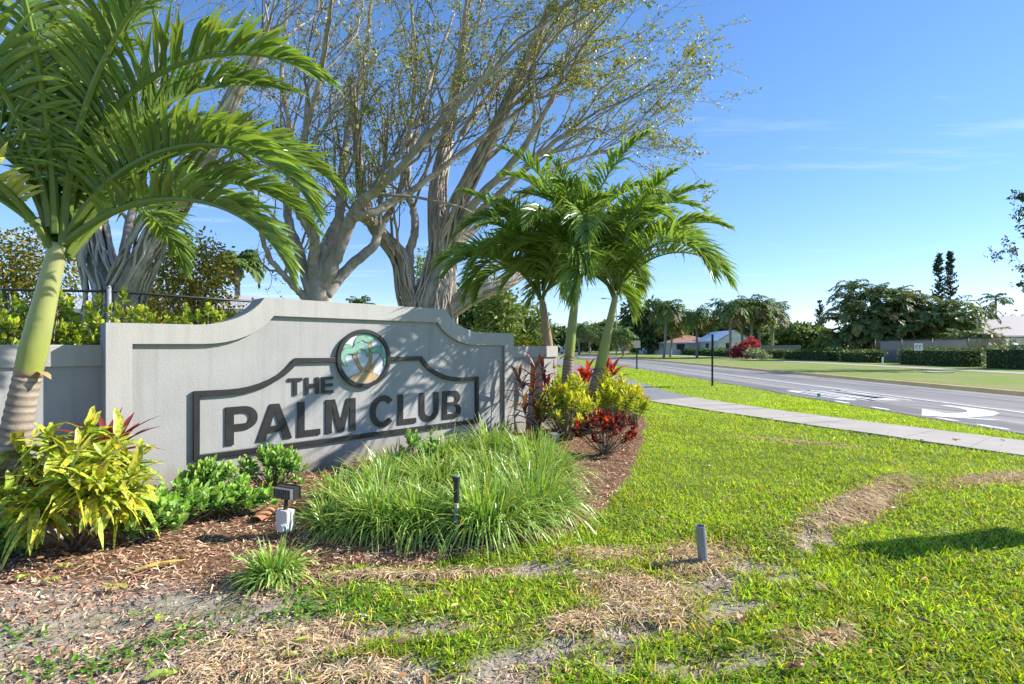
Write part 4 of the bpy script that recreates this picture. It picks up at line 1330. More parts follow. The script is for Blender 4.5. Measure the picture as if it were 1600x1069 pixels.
# maroon ti plants by the end of the sign wall
tl = [leaf_shape(0.36, 0.062, d_, 0.4, c_, c2_, 'leaf', M['leaf']) for d_, c_, c2_ in ((0.25, (0.13, 0.055, 0.045), (0.20, 0.075, 0.055)), (0.5, (0.17, 0.075, 0.055), (0.27, 0.12, 0.07)), (0.8, (0.20, 0.09, 0.05), (0.34, 0.17, 0.07)))]
tr = [leaf_shape(0.34, 0.075, d_, 0.4, c_, c2_, 'leaf', M['leaf']) for d_, c_, c2_ in ((0.15, (0.50, 0.03, 0.07), (0.62, 0.10, 0.12)), (0.4, (0.42, 0.02, 0.05), (0.60, 0.12, 0.05)), (0.6, (0.25, 0.03, 0.04), (0.55, 0.20, 0.06)))]
q = on_ground(832, 688)
leafy_plant('ti_plant', 'tall maroon ti plant with narrow leaves at the end of the sign wall', 'ti plant', q, [P(812, 590, 7.2), P(832, 610, 7.2), P(818, 640, 7.1), P(842, 648, 7.3), P(836, 575, 7.5)], tl, r, per=11, tilt=(0.25, 1.5), whorl=0.28, scale=(0.65, 1.05))
q = on_ground(848, 668)
leafy_plant('ti_plant', 'slender ti plant with pink young leaves behind the maroon one', 'ti plant', q, [P(848, 572, 8.0), P(852, 600, 8.0)], tl[:1] + tr[:1], r, per=10, tilt=(0.1, 1.3), whorl=0.22, scale=(0.6, 1.0))
q = np.array([1.42, 9.3, 0.0])
leafy_plant('ti_plant', 'scarlet ti plant standing between two palm trunks', 'ti plant', q, [P(918, 585, 9.2), P(908, 592, 9.3)], tr, r, per=12, tilt=(0.15, 1.2), whorl=0.18)
q = np.array([1.75, 9.2, 0.0])
leafy_plant('ti_plant', 'scarlet ti plant with one long dark leaf beside the leaning palm', 'ti plant', q, [P(948, 585, 9.0), P(957, 578, 9.1)], tr + tl[:1], r, per=11, tilt=(0.2, 1.35), whorl=0.18)

# bushes whose small leaves are joined: rosettes on stems
def bush(name, label, cat, base, tips, r, nleaf, L, W, c0, c1, mat='leaf', tilt=(0.2, 1.4), stem_c=(0.22, 0.19, 0.13), stem_r=0.006, group=None, droop=0.3, zfade=None, mixc=None, mixp=0.0):
    t = thing(name, base, label, cat, group)
    base = np.asarray(base, float)
    st = MB(); B, D, S, C0, C1 = [], [], [], [], []
    for tp in tips:
        tp = np.asarray(tp, float)
        b0 = base + np.array([r.normal(0, 0.03), r.normal(0, 0.03), -0.02]); md = b0 * 0.45 + tp * 0.55 + r.normal(0, 0.02, 3)
        st.tube(smooth_path([b0, md, tp], 6), np.linspace(stem_r, stem_r * 0.5, 6), 5, C=stem_c)
        ax = nrm(tp - md)
        f = np.linspace(0, 1, nleaf)
        az = np.arange(nleaf) * 2.399 + r.uniform(-0.4, 0.4, nleaf)
        el = math.pi / 2 - (tilt[1] * (1 - f) + tilt[0] * f + r.uniform(-0.2, 0.2, nleaf))
        d = np.stack([np.cos(az) * np.cos(el), np.sin(az) * np.cos(el), np.sin(el)], 1) + ax * 0.3
        B.append(tp[None] - ax[None] * (L * 1.3) * (1 - f)[:, None]); D.append(nrm(d))
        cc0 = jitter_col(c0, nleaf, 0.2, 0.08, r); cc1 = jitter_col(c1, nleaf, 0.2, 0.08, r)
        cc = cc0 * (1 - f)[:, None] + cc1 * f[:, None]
        if mixc is not None:
            cc = np.where((r.uniform(size=nleaf) < mixp)[:, None], jitter_col(mixc, nleaf, 0.2, 0.08, r), cc)
        C0.append(cc)
    B, D, C0 = map(np.concatenate, (B, D, C0)); n = len(B)
    S = nrm(np.cross(D, nrm(np.array([0, 0, 1.0]) + 0.35 * r.normal(size=(n, 3)))))
    V, Q, C = ribbons(B, D, S, L * r.uniform(0.7, 1.2, n), W * r.uniform(0.8, 1.2, n), droop * r.uniform(0.4, 1.6, n), 4, prof=[0.2, 0.75, 1.0, 0.8, 0.12], fold=0.3, c0=C0)
    mb = MB(); mb.add(V, Q, C=C)
    st.build('stem', M['stem'], t, smooth=True)
    mb.build('foliage', M[mat], t, kind='stuff')
    return t


def dome_tips(c, rx, ry, h, n, r, low=0.25):
    a = r.uniform(0, 6.283, n); q = np.sqrt(r.uniform(0, 1, n))
    x = np.cos(a) * q; y = np.sin(a) * q
    z = h * (low + (1 - low) * np.sqrt(np.maximum(1 - q * q, 0))) * r.uniform(0.75, 1.08, n)
    return np.stack([c[0] + x * rx, c[1] + y * ry, c[2] + z], 1)


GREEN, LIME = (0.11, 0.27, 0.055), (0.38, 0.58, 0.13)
for (px, py), rx, ry, h, n, lab in (
        ((425, 768), 0.34, 0.18, 0.42, 60, 'leafy green shrub with upright sprigs under the letter A of the sign'),
        ((332, 792), 0.34, 0.18, 0.38, 62, 'leafy green shrub against the wall below the frame corner'),
        ((225, 842), 0.32, 0.24, 0.28, 62, 'spreading green ground shrub at the foot of the yellow croton'),
        ((285, 818), 0.30, 0.22, 0.30, 58, 'low green shrub between the yellow croton and the wall'),
        ((375, 806), 0.30, 0.16, 0.24, 50, 'small low green shrub on the mulch behind the flood light'),
        ((-5, 868), 0.30, 0.16, 0.16, 34, 'dark low green plant shaded under the yellow croton'),
        ((60, 842), 0.22, 0.18, 0.16, 26, 'small green plant growing around the pale rocks'),
        ((655, 742), 0.22, 0.14, 0.48, 22, 'dark green shrub rising behind the strappy grass under the letter L')):
    bq = on_ground(px, py)
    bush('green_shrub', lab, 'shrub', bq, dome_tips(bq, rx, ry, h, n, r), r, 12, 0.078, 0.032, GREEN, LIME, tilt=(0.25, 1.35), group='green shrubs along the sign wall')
# yellow crotons in the palm clump
for (px, py), rx, ry, h, n, lab in (
        ((885, 690), 0.46, 0.40, 0.84, 62, 'yellow-green croton bush in front of the middle palm trunk'),
        ((950, 676), 0.52, 0.42, 0.86, 66, 'yellow croton bush with fine bright leaves next to the sidewalk'),
        ((990, 664), 0.28, 0.3, 0.66, 26, 'thin pale yellow-green shrub at the road end of the bed')):
    bq = on_ground(px, py)
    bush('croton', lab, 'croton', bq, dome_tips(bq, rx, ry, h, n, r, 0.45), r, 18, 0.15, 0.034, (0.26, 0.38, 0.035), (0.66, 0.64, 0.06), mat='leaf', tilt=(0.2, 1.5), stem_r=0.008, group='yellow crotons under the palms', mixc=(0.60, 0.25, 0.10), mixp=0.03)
bq = on_ground(945, 712)
bush('croton', 'small croton with dark purple and scarlet leaves at the lawn edge', 'croton', bq, dome_tips(bq, 0.42, 0.30, 0.52, 48, r, 0.5), r, 18, 0.085, 0.030, (0.055, 0.03, 0.03), (0.20, 0.035, 0.035), tilt=(0.2, 1.4), stem_r=0.006, mixc=(0.70, 0.085, 0.035), mixp=0.22)

# strappy grass clumps
def grass_clump(label, base, r, n, L, spread, name='lily_turf', w=0.0105, lean=(0, 0)):
    n = int(n * 2.1); L = L * 1.36; spread = spread * 1.25
    t = thing(name, base, label, 'grass clump', 'strappy grass clumps in front of the sign')
    base = np.asarray(base, float)
    a = r.uniform(0, 6.283, n); q = np.sqrt(r.uniform(0, 1, n)) * spread
    b = base[None] + np.stack([np.cos(a) * q, np.sin(a) * q, np.zeros(n) - 0.01], 1)
    a2 = a + r.normal(0, 0.6, n); el = np.radians(r.uniform(44, 87, n))
    d = np.stack([np.cos(a2) * np.cos(el) + lean[0], np.sin(a2) * np.cos(el) + lean[1], np.sin(el)], 1); d = nrm(d)
    s = nrm(np.stack([-np.sin(a2), np.cos(a2), 0 * a2], 1) + 0.25 * r.normal(size=(n, 3)))
    Ls = L * r.uniform(0.6, 1.15, n)
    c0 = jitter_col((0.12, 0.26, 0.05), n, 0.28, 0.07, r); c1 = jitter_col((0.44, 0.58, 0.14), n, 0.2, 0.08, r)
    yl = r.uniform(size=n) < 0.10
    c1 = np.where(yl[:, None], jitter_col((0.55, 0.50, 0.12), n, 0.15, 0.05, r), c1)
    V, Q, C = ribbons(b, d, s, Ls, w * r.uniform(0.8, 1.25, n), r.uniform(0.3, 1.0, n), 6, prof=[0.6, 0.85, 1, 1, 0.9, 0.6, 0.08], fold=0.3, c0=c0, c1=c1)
    mb = MB(); mb.add(V, Q, C=C)
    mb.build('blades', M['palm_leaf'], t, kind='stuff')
    k = n // 6                                  # dry grey thatch at the foot
    b = base[None] + np.stack([r.normal(0, spread, k), r.normal(0, spread, k), np.full(k, 0.02)], 1)
    az = r.uniform(0, 6.283, k); el = r.uniform(-0.05, 0.9, k)
    d = np.stack([np.cos(az) * np.cos(el), np.sin(az) * np.cos(el), np.sin(el)], 1)
    V, Q, C = ribbons(b, d, nrm(np.cross(d, [0, 0, 1.0])), 0.24 * r.uniform(0.5, 1.1, k), 0.006, 0.8, 4, c0=jitter_col((0.36, 0.30, 0.22), k, 0.25, 0.05, r))
    V[:, 2] = np.maximum(V[:, 2], base[2] + 0.01)
    mb = MB(); mb.add(V, Q, C=C); mb.build('dry_thatch', M['chip'], t, kind='stuff')


for px, py, n, L, sp, lab in (
        (430, 908, 230, 0.27, 0.05, 'small strappy grass clump standing alone at the front of the mulch'),
        (518, 832, 200, 0.30, 0.08, 'strappy grass clump directly beside the flood light box'),
        (540, 800, 280, 0.42, 0.11, 'strappy grass clump between the flood light and the wall'),
        (595, 832, 380, 0.50, 0.12, 'strappy grass clump at the front, on the flood light side of the stake'),
        (655, 838, 330, 0.48, 0.11, 'strappy grass clump just beside the black-topped stake'),
        (760, 838, 460, 0.55, 0.13, 'strappy grass clump at the front, on the lawn side of the stake'),
        (830, 812, 500, 0.56, 0.14, 'strappy grass clump spilling onto the lawn edge'),
        (600, 775, 320, 0.48, 0.13, 'strappy grass clump below the letters L and M'),
        (690, 775, 380, 0.52, 0.13, 'strappy grass clump in the middle of the mass behind the stake'),
        (770, 772, 420, 0.55, 0.14, 'strappy grass clump in the middle of the mass toward the palms'),
        (845, 762, 420, 0.54, 0.14, 'strappy grass clump at the palm end of the mass'),
        (618, 748, 260, 0.44, 0.12, 'strappy grass clump tight against the wall below the letter M'),
        (700, 728, 320, 0.50, 0.13, 'strappy grass clump against the wall below the letters C and L'),
        (770, 716, 380, 0.54, 0.14, 'strappy grass clump against the wall at the frame corner'),
        (835, 722, 320, 0.50, 0.13, 'strappy grass clump at the far back corner beside the small spotlight')):
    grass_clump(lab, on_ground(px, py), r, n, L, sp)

# ------------------------------------------------------------------ big bare-limbed fig trees
def fig_tree(label, base, limbs, r, group, leafc=((0.20, 0.215, 0.05), (0.42, 0.39, 0.10)), n2=9, n3=6, n4=5, bias=(0.25, 0, 0.2), roots=0, leaf_per=4, bark=(0.38, 0.325, 0.265), leaf_L=0.075, twig=0.8, root_limbs=None, limb_k=0.62):
    t = thing('fig_tree', base, label, 'tree', group)
    tr, br, ro = MB(), MB(), MB()
    LB, LD = [], []
    bias = np.array(bias)
    bk = np.array(bark)

    def child_path(p0, d, L, m, curl):
        pts = [p0]
        for j in range(m):
            d = nrm(d + r.normal(0, curl, 3) + bias * 0.10 + np.array([0, 0, 0.04]))
            pts.append(pts[-1] + d * L / m)
        return np.array(pts), d

    def spawn(path, r0, r1, level, Lp):
        n = {1: n2, 2: n3, 3: n4}[level]
        m = len(path)
        for j in range(n):
            f = r.uniform(0.30 if level == 1 else 0.2, 1.0) if j else 1.0
            i = min(int(f * (m - 1)), m - 2); u = f * (m - 1) - i
            p0 = path[i] * (1 - u) + path[i + 1] * u
            tg = nrm(path[i + 1] - path[i])
            d = nrm(tg + nrm(r.normal(size=3)) * r.uniform(0.45, 0.95) + bias * 0.45)
            L = Lp * r.uniform(0.32, 0.62) * (1.15 - 0.35 * f)
            if level == 1: L = min(max(L, 1.3), 3.4)
            if level == 2: L = min(max(L, 0.7), 1.7)
            if level == 3: L = min(max(L, 0.32), 0.85)
            rp = r0 + (r1 - r0) * f
            ra = max(min(rp * 0.62, {1: 0.055, 2: 0.022, 3: 0.0085}[level]), {1: 0.016, 2: 0.008, 3: 0.0042}[level]) * twig
            cp, _ = child_path(p0, d, L, {1: 7, 2: 5, 3: 3}[level], 0.16)
            rr_ = np.linspace(ra, ra * (0.4 if level < 3 else 0.5), len(cp))
            cvar = (bk * 0.92 if level == 1 else np.array([0.23, 0.18, 0.115])) * r.uniform(0.7, 1.2)
            br.tube(cp, rr_, {1: 6, 2: 4, 3: 3}[level], C=cvar, caps=False)
            if level < 3:
                spawn(cp, ra, ra * 0.4, level + 1, L)
            if level >= 2:
                k = leaf_per if level == 3 else 2
                q = cp[-1][None] + (cp[0] - cp[-1])[None] * r.uniform(0, 0.75, (k, 1)) + r.normal(0, 0.02, (k, 3))
                q = q - nrm(cp[0] - cp[-1])[None] * 0.06 * (level == 3) + r.normal(0, 0.035, (k, 3)); LB.append(q); LD.append(nrm(r.normal(size=(k, 3)) + np.array([0, 0, -0.2])))

    for pts, ra, rb in limbs:
        if rb < 0.12: ra = ra * limb_k; rb = rb * 0.8
        p = smooth_path(pts, 6 * len(pts))
        if len(pts) > 2:
            p[2:-1] += r.normal(0, 0.010, (len(p) - 3, 3))
        rad = np.linspace(ra, rb, len(p)) * (1 + 0.025 * r.normal(size=len(p)))
        cvar = bk[None] * (0.85 + 0.3 * r.uniform(size=(len(p), 1)))
        tr.tube(p, rad, 12, C=cvar)
        LL = float(np.linalg.norm(np.diff(p, axis=0), axis=1).sum())
        if rb < 0.12:
            spawn(p, ra, rb, 1, LL)
    for li in (root_limbs or []):
        pts, ra, rb = limbs[li]
        p = smooth_path(pts, 24)
        tg = nrm(np.gradient(p, axis=0)); u = nrm(np.cross(tg, [0.3, 1, 0.1])); w = np.cross(tg, u)
        for j in range(roots):
            a = r.uniform(0, 6.283) + np.cumsum(r.normal(0, 0.16, len(p)))
            k0, k1 = sorted(r.integers(0, len(p), 2)); k0 = max(0, k0 - 4); k1 = min(len(p), k1 + 6)
            rad = np.linspace(ra, rb, len(p)) * r.uniform(0.98, 1.12)
            q = p + u * (np.cos(a) * rad)[:, None] + w * (np.sin(a) * rad)[:, None]
            if k1 - k0 > 4:
                ro.tube(q[k0:k1], r.uniform(0.012, 0.045) * np.ones(k1 - k0), 5, C=bk * r.uniform(0.75, 1.45), caps=False)
    trunk = tr.build('trunk', M['bark'], t, smooth=True)
    br.build('branches', M['bark'], t, smooth=True, kind='stuff')
    if ro.n:
        ro.build('aerial_roots', M['bark'], t, smooth=True, kind='stuff')
    B, D = np.concatenate(LB), np.concatenate(LD); n = len(B)
    mixf = r.uniform(size=(n, 1)) ** 1.5
    col = (np.array(leafc[0])[None] * (1 - mixf) + np.array(leafc[1])[None] * mixf) * np.exp(r.normal(0, 0.2, (n, 1)))
    V, Q, C = ribbons(B, D, nrm(np.cross(D, r.normal(size=(n, 3)))), leaf_L * r.uniform(0.6, 1.2, n), leaf_L * 0.55 * r.uniform(0.7, 1.2, n), 0.1, 2, prof=[0.3, 1, 0.15], c0=col)
    mb = MB(); mb.add(V, Q, C=C); mb.build('crown', M['leaf'], t, kind='stuff')
    return t, n, br.n


def px_limb(lst, ra, rb):
    return ([P(*q) for q in lst], ra, rb)


r = np.random.default_rng(33)
# smooth grey multi-stemmed tree right behind the sign
Y = 13.0
B0 = np.array([(500 - 800) / FPX * Y, Y, 0.0])
lim = [px_limb([(500, 620, Y), (500, 540, Y), (499, 490, Y), (500, 430, Y), (512, 385, Y)], 0.52, 0.122),
       px_limb([(488, 462, Y), (476, 420, Y + .2), (465, 388, Y + .3), (450, 343, Y + .4), (449, 300, Y + .5), (455, 220, Y + .8), (440, 110, Y + 1.2), (452, -20, Y + 1.5)], 0.20, 0.05),
       px_limb([(495, 455, Y), (490, 410, Y - .2), (491, 374, Y - .4), (476, 345, Y - .6), (462, 315, Y - .9), (470, 240, Y - 1.2), (500, 120, Y - 1.6), (520, -10, Y - 2)], 0.20, 0.05),
       px_limb([(497, 450, Y), (508, 395, Y + .2), (520, 362, Y + .4), (531, 335, Y + .6), (532, 290, Y + .9), (545, 200, Y + 1.4), (570, 90, Y + 2), (585, -40, Y + 2.5)], 0.24, 0.05),
       px_limb([(503, 452, Y), (522, 406, Y - .1), (542, 358, Y - .2), (557, 325, Y - .3), (583, 301, Y - .5), (620, 268, Y - .8), (690, 190, Y - 1.2), (770, 110, Y - 1.6), (850, 40, Y - 2)], 0.24, 0.04),
       px_limb([(553, 340, Y - .3), (587, 331, Y - .2), (616, 313, Y), (661, 286, Y + .2), (720, 240, Y + .4), (780, 195, Y + .6), (835, 155, Y + .8), (885, 125, Y + 1.0)], 0.15, 0.03),
       px_limb([(508, 462, Y), (542, 421, Y + .3), (581, 386, Y + .5), (597, 349, Y + .6), (612, 325, Y + .7), (640, 250, Y + 1), (668, 140, Y + 1.4), (710, 20, Y + 1.8)], 0.19, 0.04),
       px_limb([(484, 470, Y), (462, 450, Y - .2), (446, 432, Y - .4), (420, 400, Y - .6), (400, 330, Y - 1), (380, 230, Y - 1.3)], 0.13, 0.04)]
i1 = fig_tree('grey multi-stemmed fig tree with thin olive leaves rising behind the sign', B0, lim, r, 'bare-limbed fig trees behind the wall', bias=(0.2, 0, 0.12), n2=8, n3=6, n4=5, leaf_per=8, limb_k=0.82)
# the rooted one, beside it
Y = 15.0
B0 = np.array([(675 - 800) / FPX * Y, Y, 0.0])
lim = [px_limb([(672, 610, Y), (674, 540, Y), (678, 480, Y), (686, 430, Y), (692, 385, Y), (688, 340, Y)], 0.85, 0.20),
       px_limb([(650, 500, Y), (636, 457, Y - .2), (627, 408, Y - .3), (612, 385, Y - .4), (590, 360, Y - .6), (568, 320, Y - 1), (560, 240, Y - 1.3), (548, 120, Y - 1.6)], 0.30, 0.05),
       px_limb([(640, 430, Y - .2), (640, 395, Y - .2), (648, 360, Y - .2), (645, 325, Y - .1), (637, 300, Y), (640, 220, Y + .3), (650, 100, Y + .6), (640, -20, Y + 1)], 0.24, 0.05),
       px_limb([(692, 400, Y), (686, 340, Y + .2), (685, 290, Y + .4), (700, 210, Y + .7), (720, 90, Y + 1), (735, -30, Y + 1.4)], 0.34, 0.05),
       px_limb([(696, 395, Y), (712, 330, Y - .3), (735, 280, Y - .6), (775, 200, Y - 1), (815, 110, Y - 1.4), (860, 10, Y - 1.8)], 0.30, 0.05),
       px_limb([(698, 400, Y), (735, 345, Y), (790, 295, Y + .1), (840, 245, Y + .2), (880, 212, Y + .3), (920, 200, Y + .4), (955, 212, Y + .5)], 0.24, 0.03),
       px_limb([(700, 395, Y), (740, 320, Y - .6), (800, 255, Y - 1.2), (840, 195, Y - 1.8), (870, 140, Y - 2.3), (895, 70, Y - 2.6)], 0.24, 0.03),
       px_limb([(700, 405, Y), (750, 350, Y + .8), (820, 300, Y + 1.4), (880, 258, Y + 2.0), (930, 240, Y + 2.4), (970, 230, Y + 2.6)], 0.20, 0.03),
       px_limb([(690, 490, Y), (730, 465, Y), (770, 448, Y), (800, 436, Y + .2), (845, 405, Y + .6)], 0.28, 0.125),
       px_limb([(720, 210, Y + .7), (780, 130, Y + 1), (830, 90, Y + 1.2), (870, 50, Y + 1.4), (905, 15, Y + 1.6)], 0.14, 0.03)]
i2 = fig_tree('massive fig tree with stringy aerial roots and wide spreading crown by the palm clump', B0, lim, r, 'bare-limbed fig trees behind the wall', bias=(0.28, 0, 0.0), n2=10, n3=6, n4=5, roots=60, root_limbs=[0, 1, 3, 4, 8], bark=(0.40, 0.345, 0.29), leafc=((0.18, 0.215, 0.045), (0.44, 0.42, 0.09)), leaf_per=14, leaf_L=0.08)
# the two-trunked one behind the near palm
Y = 11.0
B0 = np.array([(185 - 800) / FPX * Y, Y, 0.0])
lim = [px_limb([(160, 620, Y), (165, 520, Y), (166, 460, Y), (150, 400, Y), (140, 330, Y), (130, 260, Y + .3), (110, 150, Y + .6), (80, 20, Y + 1)], 0.46, 0.06),
       px_limb([(190, 560, Y), (195, 470, Y), (222, 400, Y - .1), (250, 345, Y - .2), (285, 300, Y - .3), (325, 235, Y - .4), (365, 150, Y - .6), (420, 40, Y - .8)], 0.42, 0.06),
       px_limb([(180, 500, Y), (190, 420, Y + .4), (205, 340, Y + .8), (230, 230, Y + 1.2), (250, 100, Y + 1.5)], 0.24, 0.05)]
i3 = fig_tree('fig tree with two thick stringy trunks behind the leaning palm', B0, lim, r, 'bare-limbed fig trees behind the wall', bias=(0.25, 0, 0.15), n2=8, n3=6, n4=4, roots=60, root_limbs=[0, 1], bark=(0.38, 0.33, 0.285))

# ------------------------------------------------------------------ trees, palms and shrubs in the distance
def lobes_leaves(lobes, n, L, cols, r, up=0.3, shell=0.55):
    """leaf quads through the volume of several lobes, denser towards their outside"""
    lobes = np.asarray(lobes, float)
    vol = lobes[:, 3] * lobes[:, 4] * lobes[:, 5]
    pick = r.choice(len(lobes), n, p=vol / vol.sum())
    q = runit(n, r) * (shell + (1 - shell) * r.uniform(size=(n, 1)) ** 0.7)
    q *= 1 + 0.16 * r.normal(size=(n, 1))
    pos = lobes[pick, :3] + q * lobes[pick, 3:6]
    d = nrm(q + up * r.normal(size=(n, 3)) * 2 + np.array([0, 0, -0.15]))
    s = nrm(np.cross(d, r.normal(size=(n, 3))))
    f = r.uniform(size=(n, 1))
    col = np.array(cols[0])[None] * (1 - f) + np.array(cols[1])[None] * f
    col = col * np.exp(r.normal(0, 0.22, (n, 1)))
    return ribbons(pos, d, s, L * r.uniform(0.6, 1.3, n), L * 0.55 * r.uniform(0.7, 1.2, n), 0.15, 2, prof=[0.35, 1.0, 0.2], c0=col)


def leafy_tree(label, base, h, w, r, cols, n=2600, L=0.28, trunk_r=0.16, lob=7, name='leafy_tree', crown0=0.35, group=None, dep=None, cat='tree'):
    base = np.asarray(base, float)
    t = thing(name, base, label, cat, group)
    dep = dep or w
    mb = MB()
    top = base + np.array([0, 0, h * 0.72])
    mb.tube(smooth_path([base - [0, 0, 0.1], base + [0.05 * h * r.normal(), 0, h * 0.35], top], 8), np.linspace(trunk_r, trunk_r * 0.35, 8), 7, C=(0.16, 0.13, 0.10))
    lobes = []
    for j in range(lob):
        a = j * 2.399 + r.uniform(-0.5, 0.5); q = math.sqrt((j + 0.5) / lob) * 0.62
        z = base[2] + h * (crown0 + (1 - crown0) * r.uniform(0.25, 0.85))
        rad = r.uniform(0.30, 0.46)
        lobes.append((base[0] + math.cos(a) * q * w / 2, base[1] + math.sin(a) * q * dep / 2, z - 0.1 * q * h, rad * w * 0.62, rad * dep * 0.62, h * (1 - crown0) * r.uniform(0.24, 0.36)))
        e = np.array(lobes[-1][:3])
        mb.tube(smooth_path([base + [0, 0, h * 0.3], (base + e) / 2 + [0, 0, h * 0.1], e], 6), np.linspace(trunk_r * 0.5, 0.02, 6), 5, C=(0.16, 0.13, 0.10), caps=False)
    mb.build('trunk', M['bark'], t, smooth=True)
    V, Q, C = lobes_leaves(lobes, n, L, cols, r)
    V[:, 2] = np.maximum(V[:, 2], base[2] + 0.02)
    mb = MB(); mb.add(V, Q, C=C); mb.build('crown', M['far_leaf'], t, kind='stuff')
    return t


def far_palm(label, base, h, r, L=2.2, n=16, droop=110, cols=((0.09, 0.15, 0.04), (0.24, 0.31, 0.08)), trunk_r=0.14, group=None, lean=(0, 0), name='distant_palm', old=0, n_pair=20, lmax=0.7, col_tr=(0.30, 0.27, 0.24)):
    base = np.asarray(base, float)
    t = thing(name, base, label, 'palm tree', group)
    top = base + np.array([lean[0], lean[1], h])
    mb = MB(); mb.tube(smooth_path([base - [0, 0, 0.1], (base + top) / 2 + np.array([lean[0], lean[1], 0]) * 0.15, top], 9), np.linspace(trunk_r * 1.15, trunk_r * 0.8, 9), 8, C=col_tr)
    mb.build('trunk', M['palm_trunk'], t, smooth=True)
    fr_ = MB()
    for j in range(n):
        az = j * 2.399 + r.uniform(-0.3, 0.3); f = j / n
        el = 82 - 95 * f + r.uniform(-8, 8)
        cc = cols if j < n - old else ((0.22, 0.15, 0.06), (0.34, 0.24, 0.10))
        m_ = frond_mesh(top, az, el, L * r.uniform(0.85, 1.1), droop * r.uniform(0.7, 1.1) * (1 - 0.3 * f), r, n_pair=n_pair, lmax=lmax, wid=0.12, k=2, m=10, sides=4, fold=0, rr=0.03, lift=0.25, cols=cc, droop=0.6, petiole=0.2)
        m_.build('frond', M['far_leaf'], t)
    return t


def at(px, Y, z=0.12):
    return np.array([(px - 800.0) / FPX * Y, Y, z])


def hgt(py, Y):
    return CAMH + (HOR - py) / FPX * Y


r = np.random.default_rng(77)
DK, MD, LT, YL = ((0.05, 0.085, 0.03), (0.14, 0.20, 0.065)), ((0.085, 0.135, 0.04), (0.22, 0.28, 0.085)), ((0.11, 0.17, 0.04), (0.28, 0.34, 0.10)), ((0.16, 0.15, 0.03), (0.42, 0.31, 0.04))
# yellowing trees behind the left wall
leafy_tree('olive and yellow leaved tree behind the fence, left of the leaning palm', at(20, 15, 0), hgt(350, 15), 3.6, r, (MD[0], YL[1]), 5200, 0.12, 0.12, 9, 'yellowing_tree', 0.25)
leafy_tree('golden leaved tree behind the fence between the fig trees', at(300, 14, 0), hgt(372, 14), 2.9, r, (MD[0], (0.50, 0.34, 0.03)), 5200, 0.11, 0.12, 9, 'yellowing_tree', 0.2)
leafy_tree('small golden tree seen between the two fig trunks', at(225, 17, 0), hgt(385, 17), 2.6, r, YL, 2800, 0.13, 0.1, 7, 'yellowing_tree', 0.2)
far_palm('slim feathery palm rising above the grey roof near the fence end', at(371, 24, 0), hgt(415, 24), r, 1.5, 18, 120, trunk_r=0.14, n_pair=26, lmax=0.5)
far_palm('round palm top just showing above the middle of the sign', at(562, 42, 0), hgt(478, 42), r, 1.3, 18, 90, trunk_r=0.2, lmax=0.5)
# dark greenery to the right of the rooted fig
leafy_tree('dark green tree behind the sign next to the rooted fig', at(735, 26, 0), hgt(440, 26), 4.2, r, DK, 3200, 0.30, 0.2, 8, crown0=0.1)
leafy_tree('bright green shrubby tree behind the short wall', at(772, 21, 0), hgt(450, 21), 2.6, r, LT, 2400, 0.20, 0.12, 7, crown0=0.12)
leafy_tree('tall dark tree behind the brown-trunked palm', at(822, 40, 0), hgt(470, 40), 5.0, r, MD, 2800, 0.34, 0.2, 7, crown0=0.15)
leafy_tree('pale green loose tree above the end of the sign', at(660, 34, 0), hgt(400, 34), 3.0, r, LT, 1800, 0.22, 0.15, 6, crown0=0.35)
bq = np.array([0.05, 8.9, 0])
leafy_tree('yellow-green clipped shrub above the short low wall', bq, hgt(526, 8.9), 1.1, r, ((0.30, 0.34, 0.03), (0.55, 0.42, 0.05)), 1500, 0.08, 0.04, 6, 'yellow_shrub', 0.3, cat='shrub')
# far side and end of the road
for px, Y, top, w, cols, lab in (
        (858, 130, 505, 14, DK, 'dark rounded tree at the far end of the road behind the palm trunks'),
        (915, 140, 520, 12, MD, 'green tree at the end of the road between two palm trunks'),
        (948, 120, 500, 10, MD, 'grey-green tree beyond the street lamp'),
        (1012, 95, 478, 11, DK, 'tall dark tree behind the leaning palm crown'),
        (1040, 105, 500, 11, MD, 'mid green tree behind the brown-roofed house'),
        (1112, 100, 505, 14, DK, 'dark rounded tree between the houses'),
        (1165, 88, 500, 8, DK, 'dark dense tree behind the trunks of the palm group'),
        (1250, 96, 508, 13, MD, 'low broad tree beyond the fence by the slim conifer'),
        (1230, 120, 512, 15, LT, 'pale broad tree on the skyline past the palm group')):
    leafy_tree(lab, at(px, Y), hgt(top, Y), w, r, cols, 3400, 0.9 * Y / 100 + 0.15, 0.3, 7, 'distant_tree', 0.12, group='trees along the far side of the road')
for px, Y, top, lab in ((905, 95, 512, 'feathery palm between the two green palm trunks'), (922, 105, 515, 'small feathery palm behind the leaning trunk'), (950, 85, 520, 'pale drooping palm beside the street lamp'),
                        (975, 80, 522, 'stubby palm near the lamp with golden old leaves'), (1037, 62, 478, 'tall thin palm with grey trunk near the brown-roofed house'), (1047, 66, 500, 'palm leaning over the brown roof with yellow leaves'),
                        (1089, 62, 490, 'single fan palm standing beside the white gabled house'), (1142, 58, 478, 'fan palm with forked grey trunk by the sign post'), (1162, 62, 485, 'palm with leaning pale trunk in the palm group'),
                        (1170, 60, 474, 'tallest palm of the group on the far side'), (1186, 62, 480, 'broad palm in the middle of the group'), (1206, 64, 482, 'end palm of the group toward the conifer')):
    far_palm(lab, at(px, Y), hgt(top, Y) - 0.6, r, 2.5 if Y < 70 else 3.0, 24, 118, trunk_r=0.15 if Y < 70 else 0.2, group='palms along the far side of the road', old=2, lean=(r.normal(0, 0.25), 0), lmax=1.15)
